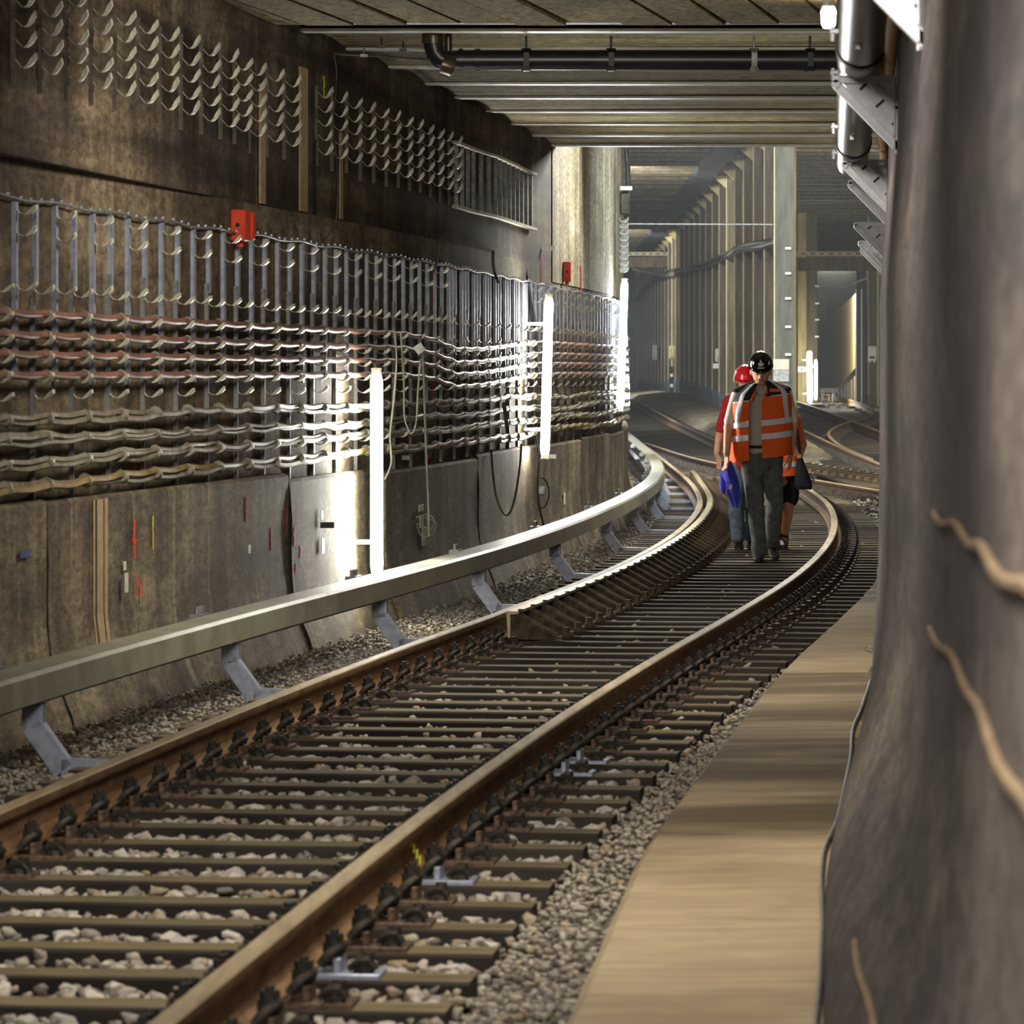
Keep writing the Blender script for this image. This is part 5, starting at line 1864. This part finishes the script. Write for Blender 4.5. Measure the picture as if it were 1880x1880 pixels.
fuse('lapel', b, M['orange'], vest, .008, 3)
b = MB(); b.box(Q(1420, 716.5, -.172), (.09, .012, .03)); b.build('chest_tab', M['orange'], vest)

# blue jacket carried in the hand
jk = thing('blue_jacket', 'bright blue jacket hanging bunched from the hand of the front walker', 'jacket', Q(1334, 850, -.12))
b = MB(); rings = []
for y, cx_, a_, d_ in ((846, 1333, .028, .03), (856, 1335, .05, .04), (868, 1338, .06, .045), (885, 1342, .062, .045), (905, 1346, .055, .04), (920, 1349, .035, .03), (931, 1351, .012, .012)):
    rings.append([Q(cx_, y, -.08) + Vector((math.cos(t) * (a_ + .014 * math.sin(5 * t + y * .1)), math.sin(t) * (d_ + .01 * math.cos(4 * t)), 0)) for t in [2 * PI * j / 24 for j in range(24)]])
b.loft(rings); b.build('cloth', M['bluecloth'], jk, smooth=60)
b = MB(); rings = []
for y, cx_, a_ in ((850, 1331, .02), (870, 1329, .032), (890, 1327, .03), (906, 1327, .014)):
    rings.append([Q(cx_, y, -.05) + Vector((math.cos(t) * (a_ + .008 * math.sin(3 * t + y)), math.sin(t) * .025, 0)) for t in [2 * PI * j / 14 for j in range(14)]])
b.loft(rings); b.build('sleeve', M['bluecloth'], jk, smooth=60)
b = MB(); b.box(Q(1340, 893, -.13), (.03, .01, .04)); b.build('label', M['white'], jk)

# ---- second walker, behind on the left
Y2 = 42.1
Q = person_frame(1365, Y2)
p2 = thing('person', 'walker in red helmet and maroon shirt half hidden behind the front walker, left', 'person', (at(1365, 1008, Y2).x, Y2, -.172))
b = MB()
hc = Q(1368, 697, -.03)
f_, rt_, up_ = head(b, hc, .088, .3, .1)
chain(b, [(Q(1368, 730), .06), (Q(1368, 712), .056), (Q(1368, 700), .055)])
chain(b, [(Q(1368, 738), .11), (Q(1368, 770), .15), (Q(1368, 810), .125), (Q(1368, 850), .115)])
AL = [(Q(1340, 738), .062), (Q(1322, 795, .02), .047), (Q(1316, 832, -.05), .034)]
AR = [(Q(1396, 738), .062), (Q(1404, 795, .04), .047), (Q(1402, 840, 0), .034)]
chain(b, AL); chain(b, AR)
hand(b, Q(1316, 834, -.05), (.25, -.15, -1), (.5, -.85, 0), curl=.8)
hand(b, Q(1402, 842, 0), (0, -.1, -1), (-.4, -.9, 0), curl=.5)
LL = [(Q(1355, 866), .08), (Q(1351, 928, -.03), .055), (Q(1356, 990, 0), .042)]
LR = [(Q(1382, 866), .08), (Q(1384, 928, 0), .055), (Q(1382, 990, .2), .042)]
chain(b, LL); chain(b, LR)
fuse('body', b, M['skintan'], p2, .0075, 4)
helmet(p2, hc + up_ * .03, .108, f_, rt_, up_, 'redhelmet', emblem=False)
b = MB(); b.tube([hc + up_ * (-.01) + rt_ * (-.115) + f_ * .02, hc + up_ * .05 + rt_ * (-.112) + f_ * .03, hc + up_ * .09 + rt_ * (-.09) + f_ * .03], .008, 6); b.build('helmet_stripe', M['white'], p2, smooth=60)
b = MB()
chain(b, [(Q(1368, 738), .12), (Q(1368, 770), .16), (Q(1368, 810), .15), (Q(1368, 846), .15)])
capsule(b, Q(1342, 738), .085, Q(1394, 738), .085)
for A_ in (AL, AR): chain(b, [(A_[0][0], .076), (A_[0][0].lerp(A_[1][0], .85), .066)])
fuse('tshirt', b, M['maroon'], p2, .012, 5, .005, 10)
b = MB()
capsule(b, Q(1354, 852), .11, Q(1382, 852), .11)
chain(b, [(Q(1353, 862), .112), (Q(1351, 925, -.03), .086), (Q(1355, 985, 0), .076)])
chain(b, [(Q(1383, 862), .112), (Q(1384, 925, 0), .086), (Q(1382, 985, .2), .076)])
fuse('jeans', b, M['jeans'], p2, .012, 5, .008, 9)
zx = lambda x, d, Y_=Y2: Vector((at(x, 1000, Y_).x, Y_ + d, sole))
shoe('shoe', p2, zx(1357, .10), zx(1355, -.17), .046, .10)
shoe('shoe', p2, zx(1382, .28), zx(1380, .02), .046, .10)

# ---- third walker, behind on the right
Y3 = 42.4
Q = person_frame(1440, Y3)
p3 = thing('person', 'walker in orange vest and black shorts half hidden behind the front walker, right', 'person', (at(1436, 1008, Y3).x, Y3, -.172))
b = MB()
hc = Q(1430, 730, -.02)
f_, rt_, up_ = head(b, hc, .086, .3, 0)
chain(b, [(Q(1432, 762), .058), (Q(1431, 745), .054), (Q(1430, 735), .053)])
chain(b, [(Q(1434, 772), .11), (Q(1436, 800), .145), (Q(1436, 840), .12), (Q(1436, 878), .115)])
AL = [(Q(1409, 772), .058), (Q(1404, 822), .044), (Q(1406, 862, -.05), .031)]
AR = [(Q(1461, 770), .058), (Q(1474, 816, .04), .046), (Q(1466, 838, -.14), .036)]
chain(b, AL); chain(b, AR)
hand(b, Q(1406, 864, -.05), (0, -.1, -1), (.4, -.9, 0), curl=.5)
hand(b, Q(1467, 836, -.15), (-.55, -.3, .45), (0, -.3, 1), curl=1.1)
chain(b, [(Q(1425, 884), .078), (Q(1424, 935, -.05), .062), (Q(1422, 985, 0), .042)])
chain(b, [(Q(1447, 884), .078), (Q(1447, 928, -.02), .060), (Q(1446, 948, .04), .058), (Q(1441, 986, .10), .038)])
chain(b, [(Q(1441, 986, .10), .038), (Q(1439, 1002, .04), .04)])
fuse('body', b, M['skintan'], p3, .0075, 4)
helmet(p3, hc + up_ * .02, .104, f_, rt_, up_, 'helmet', emblem=False)
VP3 = [(754, 18, .09), (758, 24, .11), (766, 29, .14), (800, 31, .165), (840, 32, .18), (876, 33, .18)]
vp3 = vest_fn(Q, 1436, Y3, VP3, -.08)
vest3 = sheet('vest', M['orange'], p3, vp3, -PI, PI, 757, 874, .02, 30, 12)
for y0, y1 in ((828, 837), (848, 857)):
    sheet('reflective_band', M['reflect'], vest3, vp3, -PI, PI, y0, y1, .0245, 30, 2)
b = MB(); capsule(b, Q(1420, 762), .075, Q(1452, 761), .075); fuse('vest_shoulder', b, M['orange'], vest3, .012, 5)
b = MB()
capsule(b, Q(1424, 876), .108, Q(1448, 876), .108)
chain(b, [(Q(1424, 885), .108), (Q(1424, 916, -.02), .096)]); chain(b, [(Q(1448, 885), .108), (Q(1450, 914, 0), .094)])
fuse('shorts', b, M['short'], p3, .012, 5, .006, 9)
zx3 = lambda x, d: zx(x, d, Y3)
shoe('shoe', p3, zx3(1440, .16), zx3(1437, -.10), .044, .11)
shoe('shoe', p3, zx3(1423, .10), zx3(1421, -.16), .044, .11)
b = MB(); capsule(b, Q(1441, 982, .10), .046, Q(1440, 996, .09), .05); b.build('sock', M['shoe'], p3, smooth=60)
bagt = thing('shoulder_bag', 'dark shoulder bag hanging at the side of the walker in shorts', 'bag', Q(1472, 860, -.12))
b = MB(); rings = []
for y, x0, x1, d_ in ((836, 1462, 1469, .03), (845, 1459, 1474, .06), (862, 1457, 1481, .085), (880, 1456, 1488, .095), (893, 1458, 1490, .085), (897, 1461, 1487, .06)):
    cx_, a_ = (x0 + x1) / 2, (x1 - x0) / 2 * Y3 / F
    rings.append([Q(cx_, y, -.12) + Vector((math.copysign(abs(math.cos(t)) ** .7, math.cos(t)) * a_, math.copysign(abs(math.sin(t)) ** .7, math.sin(t)) * d_, .01 * math.sin(3 * t))) for t in [2 * PI * j / 20 for j in range(20)]])
b.loft(rings); b.build('bag_body', M['bag'], bagt, smooth=60)
b = MB(); b.tube([Q(1450, 757, .02), Q(1455, 763, -.12), Q(1460, 790, -.20), Q(1464, 815, -.20), Q(1466, 840, -.13)], .016, 6); b.build('strap', M['bag'], bagt, smooth=60)
b = MB(); b.cyl(Q(1490, 868, -.14), Q(1492, 884, -.14), .012, 6); b.build('buckle', M['galv'], bagt)
finish_fused()
# ------------------------------------------------------------------ haze added for lamp glow and depth in the junction hall
hz = MB()
hz.box((6, 122, 2.9), (17.6, 160, 6.4))
hm = bpy.data.materials.new('added_haze'); hm.use_nodes = True
nt = hm.node_tree
nt.nodes.remove(nt.nodes['Principled BSDF'])
vs_ = nt.nodes.new('ShaderNodeVolumeScatter')
vs_.inputs['Color'].default_value = (.93, .96, 1, 1); vs_.inputs['Density'].default_value = .0013; vs_.inputs['Anisotropy'].default_value = .3
nt.links.new(vs_.outputs[0], nt.nodes['Material Output'].inputs['Volume'])
haze = struct(hz.build('added_haze', hm))
